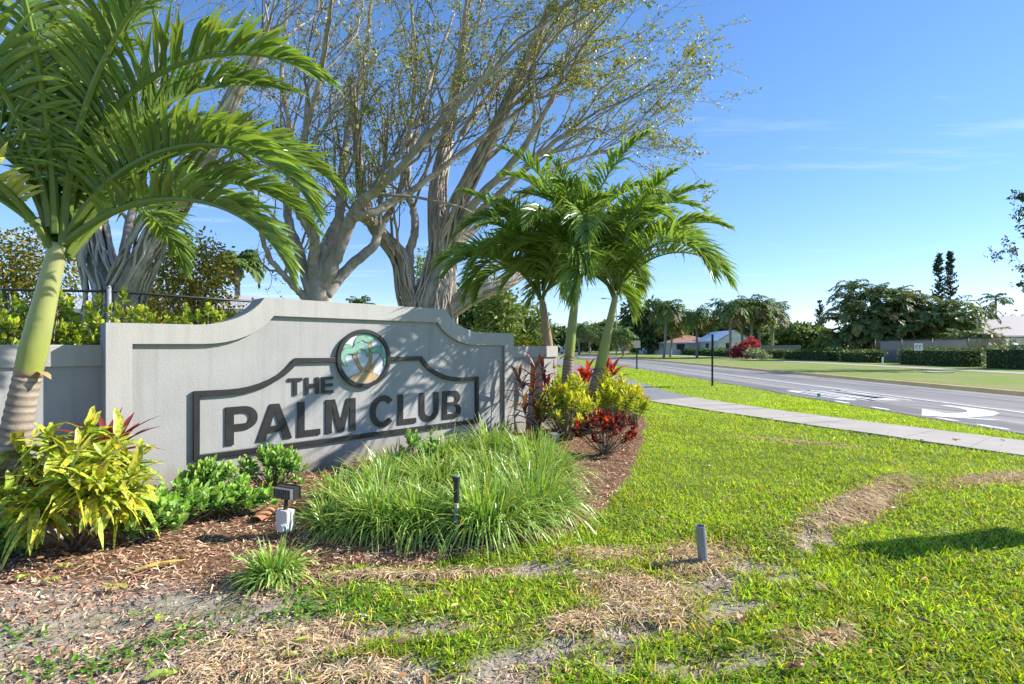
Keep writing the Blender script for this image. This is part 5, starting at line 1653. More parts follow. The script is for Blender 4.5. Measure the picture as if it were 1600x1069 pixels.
# areca thicket
def areca(label, base, w, h, r, stems, L=2.3):
    t = thing('areca_clump', base, label, 'palm clump')
    base = np.asarray(base, float)
    ca, cr_ = MB(), MB()
    for j in range(stems):
        a = r.uniform(0, 6.283); q = math.sqrt(r.uniform(0, 1))
        b_ = base + np.array([math.cos(a) * q * w * 0.34, math.sin(a) * q * 1.6, 0])
        tp = base + np.array([math.cos(a) * q * w * 0.46, math.sin(a) * q * 2.2, h * (1 - 0.42 * q ** 2) * r.uniform(0.16, 0.86)])
        ca.tube(smooth_path([b_, (b_ + tp) / 2 + r.normal(0, 0.15, 3), tp], 6), np.linspace(0.08, 0.05, 6), 5, C=(0.24, 0.24, 0.12))
        for k in range(13):
            az = k * 2.399 + r.uniform(-0.4, 0.4)
            m_ = frond_mesh(tp, az, r.uniform(28, 86), L * r.uniform(0.7, 1.15), r.uniform(85, 140), r, n_pair=16, lmax=0.8, wid=0.13, k=2, m=9, sides=3, fold=0, rr=0.02, lift=0.5, cols=((0.11, 0.165, 0.055), (0.34, 0.40, 0.14)) if r.uniform() > 0.08 else ((0.3, 0.22, 0.07), (0.45, 0.33, 0.1)), droop=0.5)
            V_, Q_, T_, C_ = m_.arrays(); cr_.add(V_, Q_, T_, C_)
    ca.build('canes', M['palm_trunk'], t, smooth=True, kind='stuff')
    cr_.build('fronds', M['far_leaf'], t, kind='stuff')
    return t


areca('big dense thicket of arching palm fronds over the far hedge', at(1375, 50), 10.5, hgt(418, 50), r, 66)
areca('looser end of the palm thicket beside the pale house', at(1468, 47), 6.5, hgt(462, 47), r, 26)
areca('low leaning palm clump at the fence by the pale house', at(1515, 42), 3.0, hgt(500, 42), r, 7, 1.8)
far_palm('small coconut palm above the pale roof', at(1556, 62), hgt(470, 62), r, 1.9, 12, 120, trunk_r=0.12, lmax=0.6)
far_palm('leaning small palm before the pale house', at(1512, 50), hgt(490, 50), r, 1.8, 11, 125, trunk_r=0.1, lean=(1.3, 0), lmax=0.6)
leafy_tree('dark green bushes behind the pale roof at the picture edge', at(1580, 75), hgt(498, 75), 12, r, MD, 2200, 0.5, 0.2, 7, 'distant_tree', 0.1)


def conifer(label, base, h, w, r):
    t = thing('slim_conifer', base, label, 'conifer', 'slim conifers above the far hedge')
    base = np.asarray(base, float)
    mb = MB(); mb.tube([base, base + [0, 0, h]], [0.14, 0.02], 6, C=(0.15, 0.12, 0.1)); mb.build('trunk', M['bark'], t)
    B, D = [], []
    for z in r.uniform(0.22, 0.995, 150):
        for k in range(1):
            a = r.uniform(0, 6.283); L = w * (1.04 - z) ** 0.8 * r.uniform(0.4, 1.15) + 0.10
            n = 10; f = np.linspace(0.15, 1, n)
            q = base[None] + np.stack([np.cos(a) * f * L, np.sin(a) * f * L, z * h + 0.75 * f * L], 1)
            B.append(q); D.append(nrm(np.tile([math.cos(a) * 0.4, math.sin(a) * 0.4, 1.0], (n, 1)) + 0.5 * r.normal(size=(n, 3))))
    B, D = np.concatenate(B), np.concatenate(D); n = len(B)
    V, Q, C = ribbons(B, D, nrm(np.cross(D, r.normal(size=(n, 3)))), 0.30, 0.13, 0.0, 2, prof=[0.6, 1, 0.2], c0=jitter_col((0.045, 0.075, 0.035), n, 0.25, 0.1, r))
    mb = MB(); mb.add(V, Q, C=C); mb.build('needles', M['far_leaf'], t, kind='stuff')


conifer('slightly shorter of the paired slim conifers above the thicket', at(1467, 60), hgt(400, 60), 1.3, r)
conifer('taller of the paired slim conifers above the thicket', at(1485, 61), hgt(397, 61), 1.3, r)
conifer('lone small slim conifer left of the palm thicket', at(1281, 95), hgt(472, 95), 1.8, r)
# broad tree standing off the picture edge, one dark bough reaching in
Y = 30.0
lim = [px_limb([(1720, 570, Y), (1715, 480, Y), (1712, 420, Y)], 0.4, 0.3), px_limb([(1712, 430, Y), (1680, 390, Y), (1674, 408, Y), (1649, 388, Y), (1629, 373, Y)], 0.22, 0.04),
       px_limb([(1712, 420, Y), (1670, 350, Y), (1664, 348, Y), (1639, 328, Y)], 0.22, 0.04), px_limb([(1712, 440, Y), (1670, 425, Y), (1664, 453, Y), (1639, 446, Y), (1619, 440, Y)], 0.18, 0.03),
       px_limb([(1712, 420, Y), (1740, 330, Y + 1), (1770, 250, Y + 2)], 0.22, 0.05)]
fig_tree('dark leafy bough reaching in at the upper picture edge over the far lawn', at(1720, 30), lim, r, None, leafc=((0.03, 0.06, 0.02), (0.10, 0.14, 0.04)), n2=7, n3=5, n4=5, bias=(-0.3, 0, 0.0), leaf_per=8, leaf_L=0.16, bark=(0.16, 0.14, 0.12))

# ------------------------------------------------------------------ hedges, fences, houses
r = np.random.default_rng(101)


def hedge(label, x0, x1, y0, y1, h, z0, r, cols=((0.06, 0.105, 0.035), (0.18, 0.26, 0.07)), dens=60, L=0.14, name='hedge', group='clipped hedges on the far side of the road'):
    base = ((x0 + x1) / 2, (y0 + y1) / 2, z0)
    t = thing(name, base, label, 'hedge', group)
    mb = MB().box((x0 + 0.16, y0 + 0.16, z0), (x1 - 0.16, y1 - 0.16, z0 + h - 0.14), C=(0.03, 0.045, 0.015))
    mb.build('core', M['stem'], t)
    P_, D_ = [], []
    for (ax, lo, hi, fix, nn) in (('t', 0, 0, z0 + h, (0, 0, 1)), ('f', 0, 0, x0, (-1, 0, 0)), ('b', 0, 0, x1, (1, 0, 0)), ('n', 0, 0, y0, (0, -1, 0)), ('m', 0, 0, y1, (0, 1, 0))):
        A = {'t': (x1 - x0) * (y1 - y0), 'f': (y1 - y0) * h, 'b': (y1 - y0) * h, 'n': (x1 - x0) * h, 'm': (x1 - x0) * h}[ax]
        n = int(A * dens)
        q = np.stack([r.uniform(x0, x1, n), r.uniform(y0, y1, n), z0 + h * r.uniform(0.02, 1, n)], 1)
        off = r.normal(0, 0.05, n)
        if ax == 't': q[:, 2] = z0 + h + off + 0.08 * (vnoise(q[:, 0], q[:, 1], 0.7, 3) - 0.5)
        elif ax in 'fb': q[:, 0] = fix + off
        else: q[:, 1] = fix + off
        P_.append(q); D_.append(nrm(np.array(nn)[None] * 0.8 + r.normal(size=(n, 3))))
    q, d = np.concatenate(P_), np.concatenate(D_); n = len(q)
    f = r.uniform(size=(n, 1)); col = (np.array(cols[0]) * (1 - f) + np.array(cols[1]) * f) * np.exp(r.normal(0, 0.2, (n, 1)))
    V, Q, C = ribbons(q, d, nrm(np.cross(d, r.normal(size=(n, 3)))), L * r.uniform(0.6, 1.2, n), L * 0.6, 0.1, 2, prof=[0.4, 1, 0.2], c0=col)
    mb = MB(); mb.add(V, Q, C=C); mb.build('foliage', M['far_leaf'], t, kind='stuff')


for y0, y1, h, lab in ((28.0, 31.2, 1.25, 'dark clipped hedge at the picture edge beyond the road'), (32.4, 38.0, 1.15, 'long clipped hedge behind the small white sign'),
                       (41.0, 45.0, 0.95, 'clipped hedge with a rounded end below the palm thicket'), (46.5, 54.0, 0.95, 'clipped hedge between the thicket and the red-leaved shrub'),
                       (55.2, 59.5, 0.95, 'short clipped hedge just behind the red-leaved shrub'), (63.0, 78.0, 0.95, 'long low hedge in front of the white gabled house'),
                       (79.0, 98.0, 0.95, 'long low hedge in front of the brown-roofed house'), (101.0, 125.0, 1.0, 'far low hedge near the street lamp')):
    hedge(lab, 28.6, 30.0, y0, y1, h, 0.115, r, dens=75 if y0 < 60 else 26, L=0.13 if y0 < 60 else 0.24)


def chain_fence(name, label, pts, h, post_mat, rail_mat, pitch=0.075, wire=0.0019, post_every=2.6, cat='fence', wires=True, z0=0.0):
    pts = np.asarray(pts, float)
    t = thing(name, (*pts[0], z0), label, cat)
    rl = MB()
    P3 = np.c_[pts, np.full(len(pts), z0 + h)]
    rl.tube(P3, 0.021, 8); rl.build('top_rail', rail_mat, t, smooth=True)
    wm = MB()
    for a, b_ in zip(pts[:-1], pts[1:]):
        L = float(np.linalg.norm(b_ - a)); d = (b_ - a) / L
        k = max(int(L / post_every), 1)
        for j in range(k + (1 if (b_ == pts[-1]).all() else 0)):
            q = a + d * L * j / k
            mb = MB(); mb.tube([(q[0], q[1], z0 - 0.1), (q[0], q[1], z0 + h + 0.05)], 0.030, 8)
            mb.tube([(q[0], q[1], z0 + h + 0.05), (q[0], q[1], z0 + h + 0.085)], [0.036, 0.012], 8)
            mb.build('post', post_mat, t, smooth=True)
        if wires:
            for sgn in (1, -1):
                for s in np.arange(-h, L, pitch):
                    s0, s1 = max(s, 0), min(s + h, L)
                    if s1 <= s0: continue
                    za, zb = s0 - s, s1 - s
                    if sgn < 0: za, zb = h - za, h - zb
                    A = a + d * s0; B = a + d * s1
                    wm.tube([(A[0], A[1], z0 + za), (B[0], B[1], z0 + zb)], wire, 3, caps=False)
    if wires: wm.build('wire_mesh', rail_mat, t, kind='stuff')
    return t


chain_fence('chain_link_fence', 'chain-link fence with black top rail behind the low wall', [(-9.5, 7.3), (-6.1, 7.75), (-4.8, 9.5), (-2.1, 18.9), (-0.9, 28.9)], 2.2, M['galv'], M['metal_black'], pitch=0.085)
chain_fence('chain_link_fence', 'black chain-link fence behind the hedges across the road', [(31.2, 26), (31.2, 44)], 1.85, M['metal_black'], M['metal_black'], pitch=0.16, wire=0.006, post_every=3.0, z0=0.115)


def board_fence(label, x, y0, y1, h, col, n):
    t = thing('board_fence', (x, y0, 0.115), label, 'fence')
    w = (y1 - y0) / n
    me = MB().box((-0.02, 0.01, 0), (0.02, w - 0.01, h), C=col).mesh('board_panel', M['plain'])
    for j in range(n):
        o = link('board', me, t); o.location = (0, j * w, 0)
    return t


board_fence('weathered grey board fence between the thicket and the pale house', 32.4, 36.5, 45.0, 1.75, (0.30, 0.28, 0.27), 34)
board_fence('grey board fence behind the palm group', 31.6, 56.0, 72.0, 1.5, (0.32, 0.31, 0.30), 50)


def house(label, c, w, d, eave, ridge, roof_c, wall_c, windows, gable=False, over=0.5, trim=(0.75, 0.75, 0.73), garage=None, z0=0.115):
    """box house with hip or gable roof; front faces -X (the road) and -Y (the camera)"""
    t = thing('house', (c[0], c[1], z0), label, 'house')
    x0, x1, y0, y1 = -w / 2, w / 2, -d / 2, d / 2
    MB().box((x0, y0, -0.1), (x1, y1, eave), C=wall_c).build('wall', M['plain'], t, local=True)
    e = over
    mb = MB()
    if gable:
        V = [(x0 - e, y0 - e, eave), (x1 + e, y0 - e, eave), (x1 + e, y1 + e, eave), (x0 - e, y1 + e, eave), (0, y0 - e, ridge), (0, y1 + e, ridge)]
        mb.add(V, [(0, 4, 5, 3), (1, 2, 5, 4)], C=roof_c)
        V2 = [(x0, y0 - 0.01, eave - 0.02), (x1, y0 - 0.01, eave - 0.02), (0, y0 - 0.01, ridge - 0.12)]
        g = MB(); g.add(V2, None, [(0, 1, 2)], C=wall_c); g.build('gable', M['plain'], t, local=True)
        mb.add([(x0 - e, y0 - e, eave - 0.06), (x1 + e, y0 - e, eave - 0.06), (x1 + e, y1 + e, eave - 0.06), (x0 - e, y1 + e, eave - 0.06)], [(0, 3, 2, 1)], C=trim)
    else:
        k = min(w, d) / 2
        if w >= d: R0, R1 = (x0 + k, 0, ridge), (x1 - k, 0, ridge)
        else: R0, R1 = (0, y0 + k, ridge), (0, y1 - k, ridge)
        V = [(x0 - e, y0 - e, eave), (x1 + e, y0 - e, eave), (x1 + e, y1 + e, eave), (x0 - e, y1 + e, eave), R0, R1]
        if w >= d: mb.add(V, [(0, 1, 5, 4), (2, 3, 4, 5)], [(1, 2, 5), (3, 0, 4)], C=roof_c)
        else: mb.add(V, [(1, 2, 5, 4), (3, 0, 4, 5)], [(0, 1, 4), (2, 3, 5)], C=roof_c)
        mb.add(V[:4], [(0, 3, 2, 1)], C=trim)
    roof = mb.build('roof', M['plain'], t, local=True)
    fb = MB().box((x0 - e, y0 - e - 0.02, eave - 0.16), (x1 + e, y0 - e, eave), C=trim); fb.box((x0 - e - 0.02, y0 - e, eave - 0.16), (x0 - e, y1 + e, eave), C=trim)
    fb.build('fascia', M['plain'], roof, local=True)
    for (face, a, z_, ww, hh) in windows:
        if face == 'y':
            f_ = MB().box((a - ww / 2, y0 - 0.05, z_), (a + ww / 2, y0 + 0.02, z_ + hh), C=trim).build('window', M['plain'], t, local=True)
            MB().box((a - ww / 2 + 0.08, y0 - 0.06, z_ + 0.08), (a + ww / 2 - 0.08, y0 - 0.045, z_ + hh - 0.08)).build('pane', M['glass'], f_, local=True)
        else:
            f_ = MB().box((x0 - 0.05, a - ww / 2, z_), (x0 + 0.02, a + ww / 2, z_ + hh), C=trim).build('window', M['plain'], t, local=True)
            MB().box((x0 - 0.06, a - ww / 2 + 0.08, z_ + 0.08), (x0 - 0.045, a + ww / 2 - 0.08, z_ + hh - 0.08)).build('pane', M['glass'], f_, local=True)
    return t


house('pale house with grey shingle roof at the picture edge beyond the hedge', (52.0, 54.0), 16, 11, 2.35, 4.6, (0.36, 0.31, 0.29), (0.62, 0.60, 0.55), [('y', -5, 0.9, 1.6, 1.2), ('y', -1, 0.9, 1.6, 1.2), ('y', 4, 0.9, 1.6, 1.2), ('x', -2, 0.9, 1.6, 1.2), ('x', 2, 0.9, 1.6, 1.2)], over=0.7)
house('low house with brown hip roof and white fascia', (31.0, 91.0), 9, 9, 2.1, 3.5, (0.36, 0.19, 0.13), (0.60, 0.60, 0.57), [('y', -2.5, 0.8, 1.6, 1.1), ('y', 1.5, 0.8, 1.6, 1.1), ('x', -2, 0.8, 1.6, 1.1), ('x', 2, 0.8, 1.6, 1.1)])
house('white gabled house with shining pale metal roof', (34.2, 83.0), 5, 9, 2.3, 3.9, (0.66, 0.72, 0.78), (0.72, 0.70, 0.64), [('y', -1.0, 0.8, 1.1, 1.2), ('x', 0, 0.9, 1.6, 1.1)], gable=True, over=0.3)
house('small pale blue building under the dark tree', (28.0, 104.0), 3, 6, 2.2, 3.4, (0.62, 0.68, 0.72), (0.45, 0.58, 0.70), [('y', 0, 0.9, 1.0, 1.0)], gable=True)
house('low grey-roofed house at the end of the road', (19.5, 172.0), 15, 9, 2.3, 4.6, (0.36, 0.33, 0.32), (0.52, 0.49, 0.46), [('y', -4, 0.9, 1.8, 1.2), ('y', 3, 0.9, 1.8, 1.2)])
house('long low roof seen between the lamp and the leaning palm', (34.0, 165.0), 15, 9, 2.3, 4.4, (0.42, 0.38, 0.37), (0.55, 0.52, 0.50), [('y', -4, 0.9, 1.8, 1.2), ('y', 0, 0.9, 1.8, 1.2), ('y', 4, 0.9, 1.8, 1.2)])
house('long low building with light grey roof behind the chain-link fence', (-17.5, 26.5), 17, 9, 2.95, 4.05, (0.50, 0.50, 0.51), (0.16, 0.14, 0.13), [('y', -5, 1.0, 1.5, 1.2), ('y', -1, 1.0, 1.5, 1.2), ('y', 3, 1.0, 1.5, 1.2), ('y', 6.5, 1.0, 1.5, 1.2)], over=0.8, z0=0.0)

# patio umbrella in that garden
pu = at(1558, 44, 0.115)
t = thing('patio_umbrella', pu, 'pale grey-green patio umbrella behind the hedges by the pale house', 'umbrella')
mb = MB(); n_ = 8
ang = np.arange(n_) * 2 * math.pi / n_
V = [pu + [0, 0, 2.0]] + [pu + np.array([math.cos(a) * 1.55, math.sin(a) * 1.55, 1.45]) for a in ang]
mb.add(V, None, [(0, 1 + j, 1 + (j + 1) % n_) for j in range(n_)], C=(0.55, 0.60, 0.58)); mb.build('canopy', M['plain'], t)
mb = MB(); mb.tube([pu, pu + [0, 0, 1.98]], 0.025, 6, C=(0.3, 0.3, 0.3)); mb.build('pole', M['plain'], t)

# shrubs behind the low walls
def shrub_row(items):
    for s, n_off, h, w, lab in items:
        bq = wall_pt(s, n_off, 0.0)
        bush('hedge_shrub', lab, 'shrub', bq, dome_tips(bq, w, 0.55, h, 110, r, 0.45), r, 14, 0.09, 0.046, (0.09, 0.19, 0.03), (0.45, 0.52, 0.05), tilt=(0.2, 1.5), stem_r=0.01, group='yellow-green shrubs behind the walls')
shrub_row([(-2.6, -0.9, 1.60, 0.55, 'dense green shrub behind the low wall at the picture edge'), (-1.7, -0.95, 1.58, 0.5, 'green shrub behind the low wall, half hidden by the leaning palm'),
           (-0.75, -1.0, 1.68, 0.55, 'leafy green shrub filling the corner where the low wall meets the sign'), (0.2, -1.1, 1.80, 0.55, 'lime-tipped shrub rising over the near shoulder of the sign'),
           (1.05, -1.5, 1.84, 0.55, 'thin lime-tipped shrub behind the sign where its top sweeps up'), (-0.3, -1.7, 1.85, 0.6, 'taller lime-tipped shrub next to the fence post')])

# red and pale shrubs on the far lawn
bq = at(1160, 55)
leafy_tree('round shrub with dark red and pink leaves on the far lawn', bq, 1.9, 2.6, r, ((0.20, 0.02, 0.03), (0.42, 0.07, 0.09)), 900, 0.28, 0.05, 6, 'red_shrub', 0.15, cat='shrub')
leafy_tree('taller pink-red shrub beside the round red one on the far lawn', at(1178, 56), 2.5, 1.5, r, ((0.35, 0.03, 0.05), (0.58, 0.10, 0.12)), 450, 0.26, 0.05, 5, 'red_shrub', 0.35, cat='shrub')
leafy_tree('pale grey-green shrub in front of the red one on the far lawn', at(1182, 53.5), 1.1, 2.6, r, ((0.14, 0.20, 0.09), (0.42, 0.46, 0.30)), 900, 0.22, 0.04, 6, 'pale_shrub', 0.05, cat='shrub')

# ------------------------------------------------------------------ street things
def sign_post(name, label, base, h, plate=None, post_c=(0.03, 0.03, 0.03), yaw=0.0, r_=0.03):
    t = thing(name, base, label, 'sign', rz=yaw)
    mb = MB().box((-r_, -r_, -0.1), (r_, r_, h), C=post_c); mb.build('post', M['plain'], t, local=True)
    if plate:
        w, z0_, z1_, col, th = plate
        o = MB().box((-w / 2, -r_ - th, z0_), (w / 2, -r_ - 0.002, z1_), C=col).build('plate', M['plain'], t, local=True)
        return t, o
    return t, None


# edge-on sign on a dark post, its plate turned along our line of sight
b_ = G(1113, 604)
t, pl = sign_post('street_sign', 'tall dark sign post on the verge seen edge-on', (b_[0], b_[1], 0), 1.80, (0.46, 1.02, 1.80, (0.10, 0.10, 0.10), 0.012), yaw=math.radians(90 - math.degrees(math.atan2(b_[0], b_[1]))), r_=0.032)
b_ = G(995, 577)
sign_post('street_sign', 'beige-backed square sign on a thin dark post farther along the verge', (b_[0], b_[1], 0), 1.75, (0.42, 1.32, 1.78, (0.62, 0.52, 0.38), 0.015), r_=0.035)
b_ = at(1435, 34.5)
t, pl = sign_post('street_sign', 'small white sign with two dark curled marks in front of the far hedge', b_, 1.55, (0.46, 1.02, 1.52, (0.78, 0.78, 0.76), 0.015), yaw=math.radians(-38), r_=0.03)
for sx in (-0.09, 0.09):
    mb = MB(); a_ = np.linspace(0.3, 5.2, 12)
    mb.tube(np.stack([sx + 0.055 * np.cos(a_), np.full(12, -0.052), 1.27 + 0.11 * np.sin(a_)], 1), 0.017, 5, C=(0.05, 0.05, 0.05)); mb.build('mark', M['plain'], pl, local=True)


sd = SUN_DIR; tipg = np.array([2.35, 3.38]); hs = 1.95
bxy = tipg + np.array([sd.x, sd.y]) / sd.z * hs
sign_post('street_sign', 'tall narrow sign on a post standing just outside the picture, its shadow on the lawn', (bxy[0], bxy[1], 0), 1.2, (0.30, 1.12, 1.95, (0.5, 0.5, 0.5), 0.02), yaw=math.atan2(sd.x, -sd.y), r_=0.028)


def street_lamp(label, base, h, col, r_=0.11):
    t = thing('street_lamp', base, label, 'street lamp', 'street lamps down the road')
    MB().tube([(0, 0, 0), (0, 0, h)], [r_, r_ * 0.55], 8, C=col).build('pole', M['plain'], t, local=True)
    for s in (-1, 1):
        q = smooth_path([(0, 0, h - 0.3), (s * 0.8, 0, h + 0.35), (s * 2.0, 0, h + 0.5)], 8)
        am = MB().tube(q, 0.05, 6, C=col).build('arm', M['plain'], t, local=True)
        MB().box((s * 2.0 - 0.35, -0.16, h + 0.40), (s * 2.0 + 0.35, 0.16, h + 0.55), C=(0.45, 0.45, 0.45)).build('lamp_head', M['plain'], am, local=True)


street_lamp('tall grey twin-armed street lamp beyond the leaning palm', at(963, 80), 8.4, (0.33, 0.34, 0.35))
street_lamp('shorter white twin-armed lamp beside the middle palm trunk', at(888, 90, 0.0), 5.0, (0.72, 0.72, 0.72), 0.16)

# car coming along the far part of the road
cb = np.array([11.0, 105.0, 0.012])
t = thing('car', cb, 'small silver car far down the road between the palm trunks', 'car')
prof_c = [(-2.2, 0.35), (-2.2, 0.75), (-1.9, 0.88), (-1.0, 0.95), (-0.35, 1.45), (1.1, 1.48), (1.9, 1.0), (2.2, 0.9), (2.2, 0.35)]
mb = MB(); k = len(prof_c)
V = [(-0.88 + (0.14 if z_ > 1.1 else 0), y_, z_) for y_, z_ in prof_c] + [(0.88 - (0.14 if z_ > 1.1 else 0), y_, z_) for y_, z_ in prof_c]
mb.add(V, [(j, (j + 1) % k, k + (j + 1) % k, k + j) for j in range(k)], [(0, j + 1, j) for j in range(1, k - 1)] + [(k, k + j, k + j + 1) for j in range(1, k - 1)], C=(0.42, 0.46, 0.50))
mb.build('body', M['plain'], t, local=True)
mb = MB(); mb.add([(-0.7, -0.99, 1.0), (0.7, -0.99, 1.0), (0.62, -0.42, 1.41), (-0.62, -0.42, 1.41)], [(0, 1, 2, 3)]); mb.build('windscreen', M['glass'], t, local=True)
for sx in (-1, 1):
    for sy in (-1.35, 1.35):
        MB().tube([(sx * 0.70, sy, 0.32), (sx * 0.90, sy, 0.32)], 0.32, 14, C=(0.02, 0.02, 0.02)).build('wheel', M['plain'], t, local=True)
    MB().box((sx * 0.62 - 0.17, -2.23, 0.62), (sx * 0.62 + 0.17, -2.19, 0.76), C=(0.75, 0.55, 0.30)).build('headlight', M['plain'], t, local=True)

# small green utility flag on the verge, white marker, drain cover
b_ = G(1277, 625)
t = thing('marker_flag', (b_[0], b_[1], 0), 'small green utility marker flag in the verge grass', 'marker flag')
MB().tube([(0, 0, -0.02), (0, 0, 0.17)], 0.003, 5, C=(0.5, 0.5, 0.5)).build('wire', M['plain'], t, local=True)
mb = MB(); mb.add([(0, 0, 0.08), (0.085, 0.01, 0.09), (0.08, -0.01, 0.16), (0, 0, 0.17)], [(0, 1, 2, 3)], C=(0.05, 0.42, 0.30)); mb.build('flag', M['plain'], t, local=True)
b_ = at(1379, 36)
t = thing('marker_post', b_, 'short white marker post on the far lawn', 'marker post')
MB().tube([(0, 0, -0.05), (0, 0, 0.5)], 0.05, 8, C=(0.78, 0.78, 0.76)).build('post', M['plain'], t, local=True)
MB().tube([(0, 0, 0.5), (0, 0, 0.56)], [0.06, 0.03], 8, C=(0.6, 0.6, 0.6)).build('cap', M['plain'], t, local=True)
b_ = at(1465, 25.0)
o = MB().box((b_[0] - 0.5, b_[1] - 0.35, 0.10), (b_[0] + 0.5, b_[1] + 0.35, 0.16), C=(0.42, 0.40, 0.37)).build('utility_cover', M['concrete'])
tag(o, 'flat concrete utility cover set in the patchy far lawn', 'utility cover', kind='thing')

# ------------------------------------------------------------------ small things in the bed
# grey pipe standing in the lawn
b_ = on_ground(1099, 878)
mb = MB(); R_, r_i, hh = 0.030, 0.0255, 0.235
a_ = np.arange(28) * 2 * math.pi / 28
ring = lambda R, z: np.stack([b_[0] + R * np.cos(a_) - 0.02 * (z / hh), b_[1] + R * np.sin(a_), np.full(28, b_[2] + z)], 1)
V = np.concatenate([ring(R_, -0.08), ring(R_, hh), ring(r_i, hh), ring(r_i, 0.02)])
i = np.arange(28); j = (i + 1) % 28
Q = np.concatenate([np.stack([i + 28 * q, j + 28 * q, j + 28 * (q + 1), i + 28 * (q + 1)], 1) for q in range(3)])
mb.add(V, Q); o = mb.build('pvc_pipe', M['pvc_grey']); tag(o, 'open-ended grey plastic pipe standing in the lawn', 'pipe', kind='thing')

# irrigation riser: pale pipe with a black head
b_ = on_ground(713, 856)
t = thing('sprinkler_riser', b_, 'grey sprinkler riser with a long black head standing before the strappy grass', 'sprinkler')
H_ = 0.455
MB().tube([(0, 0, -0.05), (0, 0, H_ * 0.62)], 0.016, 12).build('pipe', M['pvc_grey'], t, local=True, smooth=True)
MB().tube([(0, 0, H_ * 0.62), (0, 0, H_ * 0.93), (0, 0, H_ * 0.935), (0, 0, H_)], [0.019, 0.019, 0.026, 0.027], 14).build('head', M['metal_black'], t, local=True, smooth=False)
MB().tube([(0, 0, H_ + 0.001), (0, 0, H_ + 0.012)], [0.020, 0.018], 12).build('nozzle', M['galv'], t, local=True)

M['fin'] = mat_noise('grey_fin', (0.10, 0.10, 0.105), (0.16, 0.16, 0.165), scale=20, rough=0.4, bump=0.05, bscale=60, spec=0.6)
# flood light on a white junction box
b_ = on_ground(446, 838)
t = thing('flood_light', b_, 'black finned flood light on a white junction box stake, aimed at the sign', 'flood light', rz=math.radians(-24))
me = MB().box((-0.058, -0.04, 0.035), (0.058, 0.04, 0.185)).mesh('box', M['white_plastic'])
o = link('junction_box', me, t); bv = o.modifiers.new('b', 'BEVEL'); bv.width = 0.012; bv.segments = 3
MB().tube([(0, 0, -0.05), (0, 0, 0.05)], 0.018, 10).build('stake', M['pvc_grey'], t, local=True, smooth=True)
hub = MB().tube([(0.035, -0.035, 0.075), (0.035, -0.075, 0.075)], [0.028, 0.026], 16).build('outlet_hub', M['white_plastic'], t, local=True)
MB().tube([(0.0, 0.0, 0.18), (0.005, 0.0, 0.235), (0.0, 0.01, 0.265)], [0.016, 0.013, 0.018], 10).build('swivel', M['metal_black'], t, local=True, smooth=True)
hd = MB().box((-0.085, -0.005, 0.262), (0.085, 0.05, 0.345)).build('lamp_housing', M['metal_black'], t, local=True)
for q in np.linspace(-0.078, 0.078, 10):
    MB().box((q - 0.0035, -0.034, 0.266), (q + 0.0035, -0.0048, 0.341)).build('fin', M['fin'], hd, local=True)
MB().box((-0.09, 0.05, 0.257), (0.09, 0.058, 0.35)).build('lens_frame', M['metal_black'], hd, local=True)

# small spot light near the wall end
b_ = on_ground(866, 712)
t = thing('spot_light', b_, 'small grey square spot light on a white stake beside the palm clump', 'spot light', rz=math.radians(30))
MB().tube([(0, 0, -0.05), (0, 0, 0.13)], 0.022, 10).build('stake', M['white_plastic'], t, local=True, smooth=True)
MB().tube([(0, 0, 0.125), (-0.01, 0, 0.17)], 0.012, 8).build('swivel', M['galv'], t, local=True)
hd = MB().box((-0.055, -0.04, 0.165), (0.045, 0.05, 0.255)).build('lamp_housing', M['galv'], t, local=True)
MB().box((-0.061, -0.046, 0.243), (0.051, 0.056, 0.262)).build('hood', M['galv'], hd, local=True)

# pale rocks under the croton, a curled brown palm sheath, fallen leaves
def rock(label, base, sx, sy, sz, r, rot):
    bm = bmesh.new(); bmesh.ops.create_icosphere(bm, subdivisions=3, radius=1.0)
    for v in bm.verts:
        p = np.array(v.co); k = 1 + 0.30 * (vnoise(p[0] * 1 + rot, p[1] + p[2], 0.7, 4) - 0.5) + 0.18 * (vnoise(p[1] - p[2], p[0] + rot, 0.35, 9) - 0.5)
        p = np.clip(p * k, -0.86, 0.86)
        v.co = (p[0] * sx, p[1] * sy, p[2] * sz)
    me = bpy.data.meshes.new('rock'); bm.to_mesh(me); bm.free(); me.materials.append(M['rock'])
    o = link('rock', me); o.location = base; o.rotation_euler = (0.1, 0.12, rot)
    return tag(o, label, 'rock', 'pale rocks under the croton', 'thing')
q = on_ground(75, 845); rock('flat pale rock nearest the picture edge under the yellow croton', (q[0], q[1], q[2] + 0.03), 0.20, 0.11, 0.07, r, 0.3)
q = on_ground(138, 832); rock('larger pale rock just behind the croton stems', (q[0], q[1] + 0.05, q[2] + 0.05), 0.15, 0.11, 0.10, r, 1.7)
q = on_ground(411, 818)
mb = MB()
tt_ = np.linspace(-1.15, 1.15, 9); ll = np.linspace(0, 1, 7)
V = []
for u in ll:
    for a in tt_:
        w = 0.055 * (0.5 + 0.5 * math.sin(math.pi * (0.2 + 0.7 * u)))
        V.append((q[0] - 0.05 + w * math.sin(a) * 1.2 + 0.03 * u, q[1] - 0.02 + 0.20 * u, q[2] + 0.005 + 0.05 * math.cos(a) + 0.03 * u))
Q = [(a * 9 + b, a * 9 + b + 1, (a + 1) * 9 + b + 1, (a + 1) * 9 + b) for a in range(6) for b in range(8)]
mb.add(V, Q); o = mb.build('palm_sheath', M['terracotta'], smooth=True); tag(o, 'curled orange-brown fallen palm sheath next to the flood light', 'fallen sheath', kind='thing')


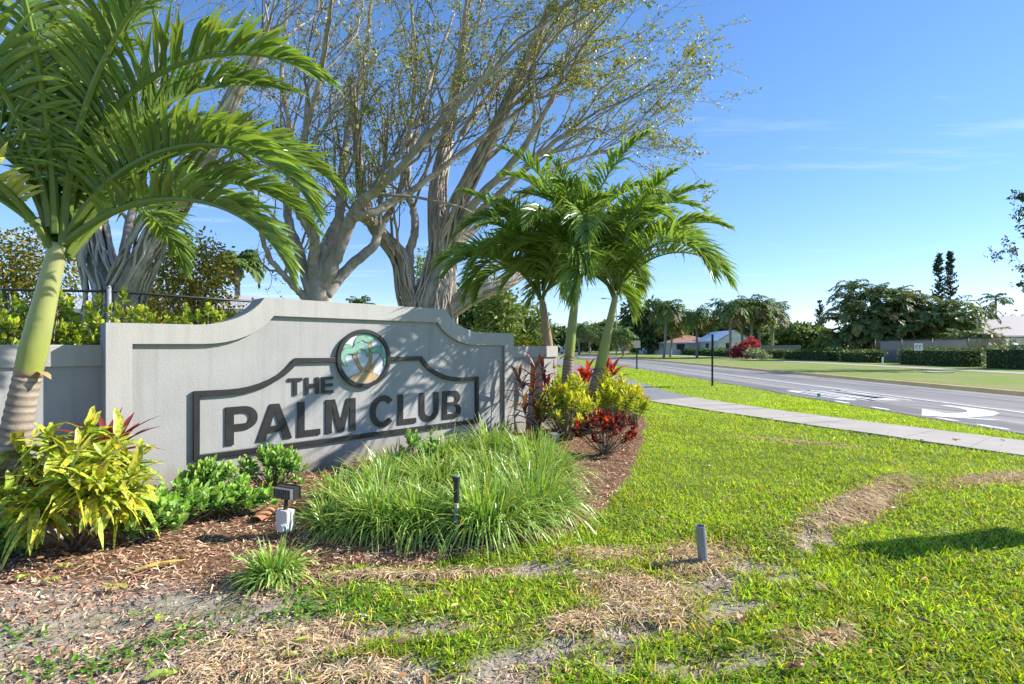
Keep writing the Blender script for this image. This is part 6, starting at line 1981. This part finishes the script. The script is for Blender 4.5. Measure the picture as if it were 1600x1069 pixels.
def fallen_leaf(label, px, py, L, W, col, az, r, droop=0.15, group='fallen leaves on the bed'):
    q = on_ground(px, py)
    d = nrm(np.array([math.cos(az), math.sin(az), 0.12]))
    V, Q, C = ribbons([q + [0, 0, 0.03]], [d], [nrm(np.cross(d, [0.1, 0.1, 1.0]))], [L], [W], [droop], 6, fold=0.35, c0=[col], c1=[np.array(col) * 1.1])
    V += 0.004 * r.normal(size=V.shape)
    mb = MB(); mb.add(V, Q, C=C); o = mb.build('fallen_leaf', M['leaf'])
    tag(o, label, 'leaf', group, 'thing')


fallen_leaf('long curved yellow fallen leaf on the mulch in front of the croton', 212, 903, 0.26, 0.036, (0.62, 0.50, 0.12), 0.75, r)
for px, py, L, c_, az, lab in ((66, 922, 0.09, (0.42, 0.48, 0.08), 0.2, 'pale green fallen leaf at the picture edge on the mulch'), (24, 918, 0.07, (0.35, 0.50, 0.08), 1.2, 'small green fallen leaf on the mulch at the very edge'),
                               (160, 927, 0.13, (0.50, 0.46, 0.12), 0.1, 'yellowish fallen leaf lying where mulch meets sand'), (246, 972, 0.08, (0.45, 0.55, 0.08), 2.0, 'lime fallen leaf on the bare sand'),
                               (200, 962, 0.07, (0.25, 0.42, 0.05), 0.6, 'green fallen leaf on the sand beside the lime one'), (276, 985, 0.06, (0.30, 0.55, 0.05), 1.1, 'small bright leaf on the sand near the dry grass'),
                               (225, 1062, 0.12, (0.40, 0.52, 0.12), 0.5, 'green fallen leaf at the lower picture edge'), (88, 898, 0.09, (0.40, 0.45, 0.10), 0.4, 'pale leaf on the mulch below the croton stems'),
                               (440, 1028, 0.07, (0.50, 0.55, 0.20), 0.0, 'pale leaf caught in the dry grass'), (1155, 982, 0.10, (0.30, 0.16, 0.08), 0.9, 'brown fallen leaf on the sandy lawn patch'),
                               (1232, 1054, 0.09, (0.22, 0.11, 0.06), 0.3, 'dark brown curled leaf in the lawn near the lower edge'), (1490, 690, 0.12, (0.50, 0.30, 0.10), 0.2, 'tan fallen leaf on the concrete sidewalk')):
    fallen_leaf(lab, px, py, L, L * 0.42, c_, az, r)
if False: print('tris approx', sum(len(m_.loop_triangles) if False else len(m_.polygons) for m_ in bpy.data.meshes))
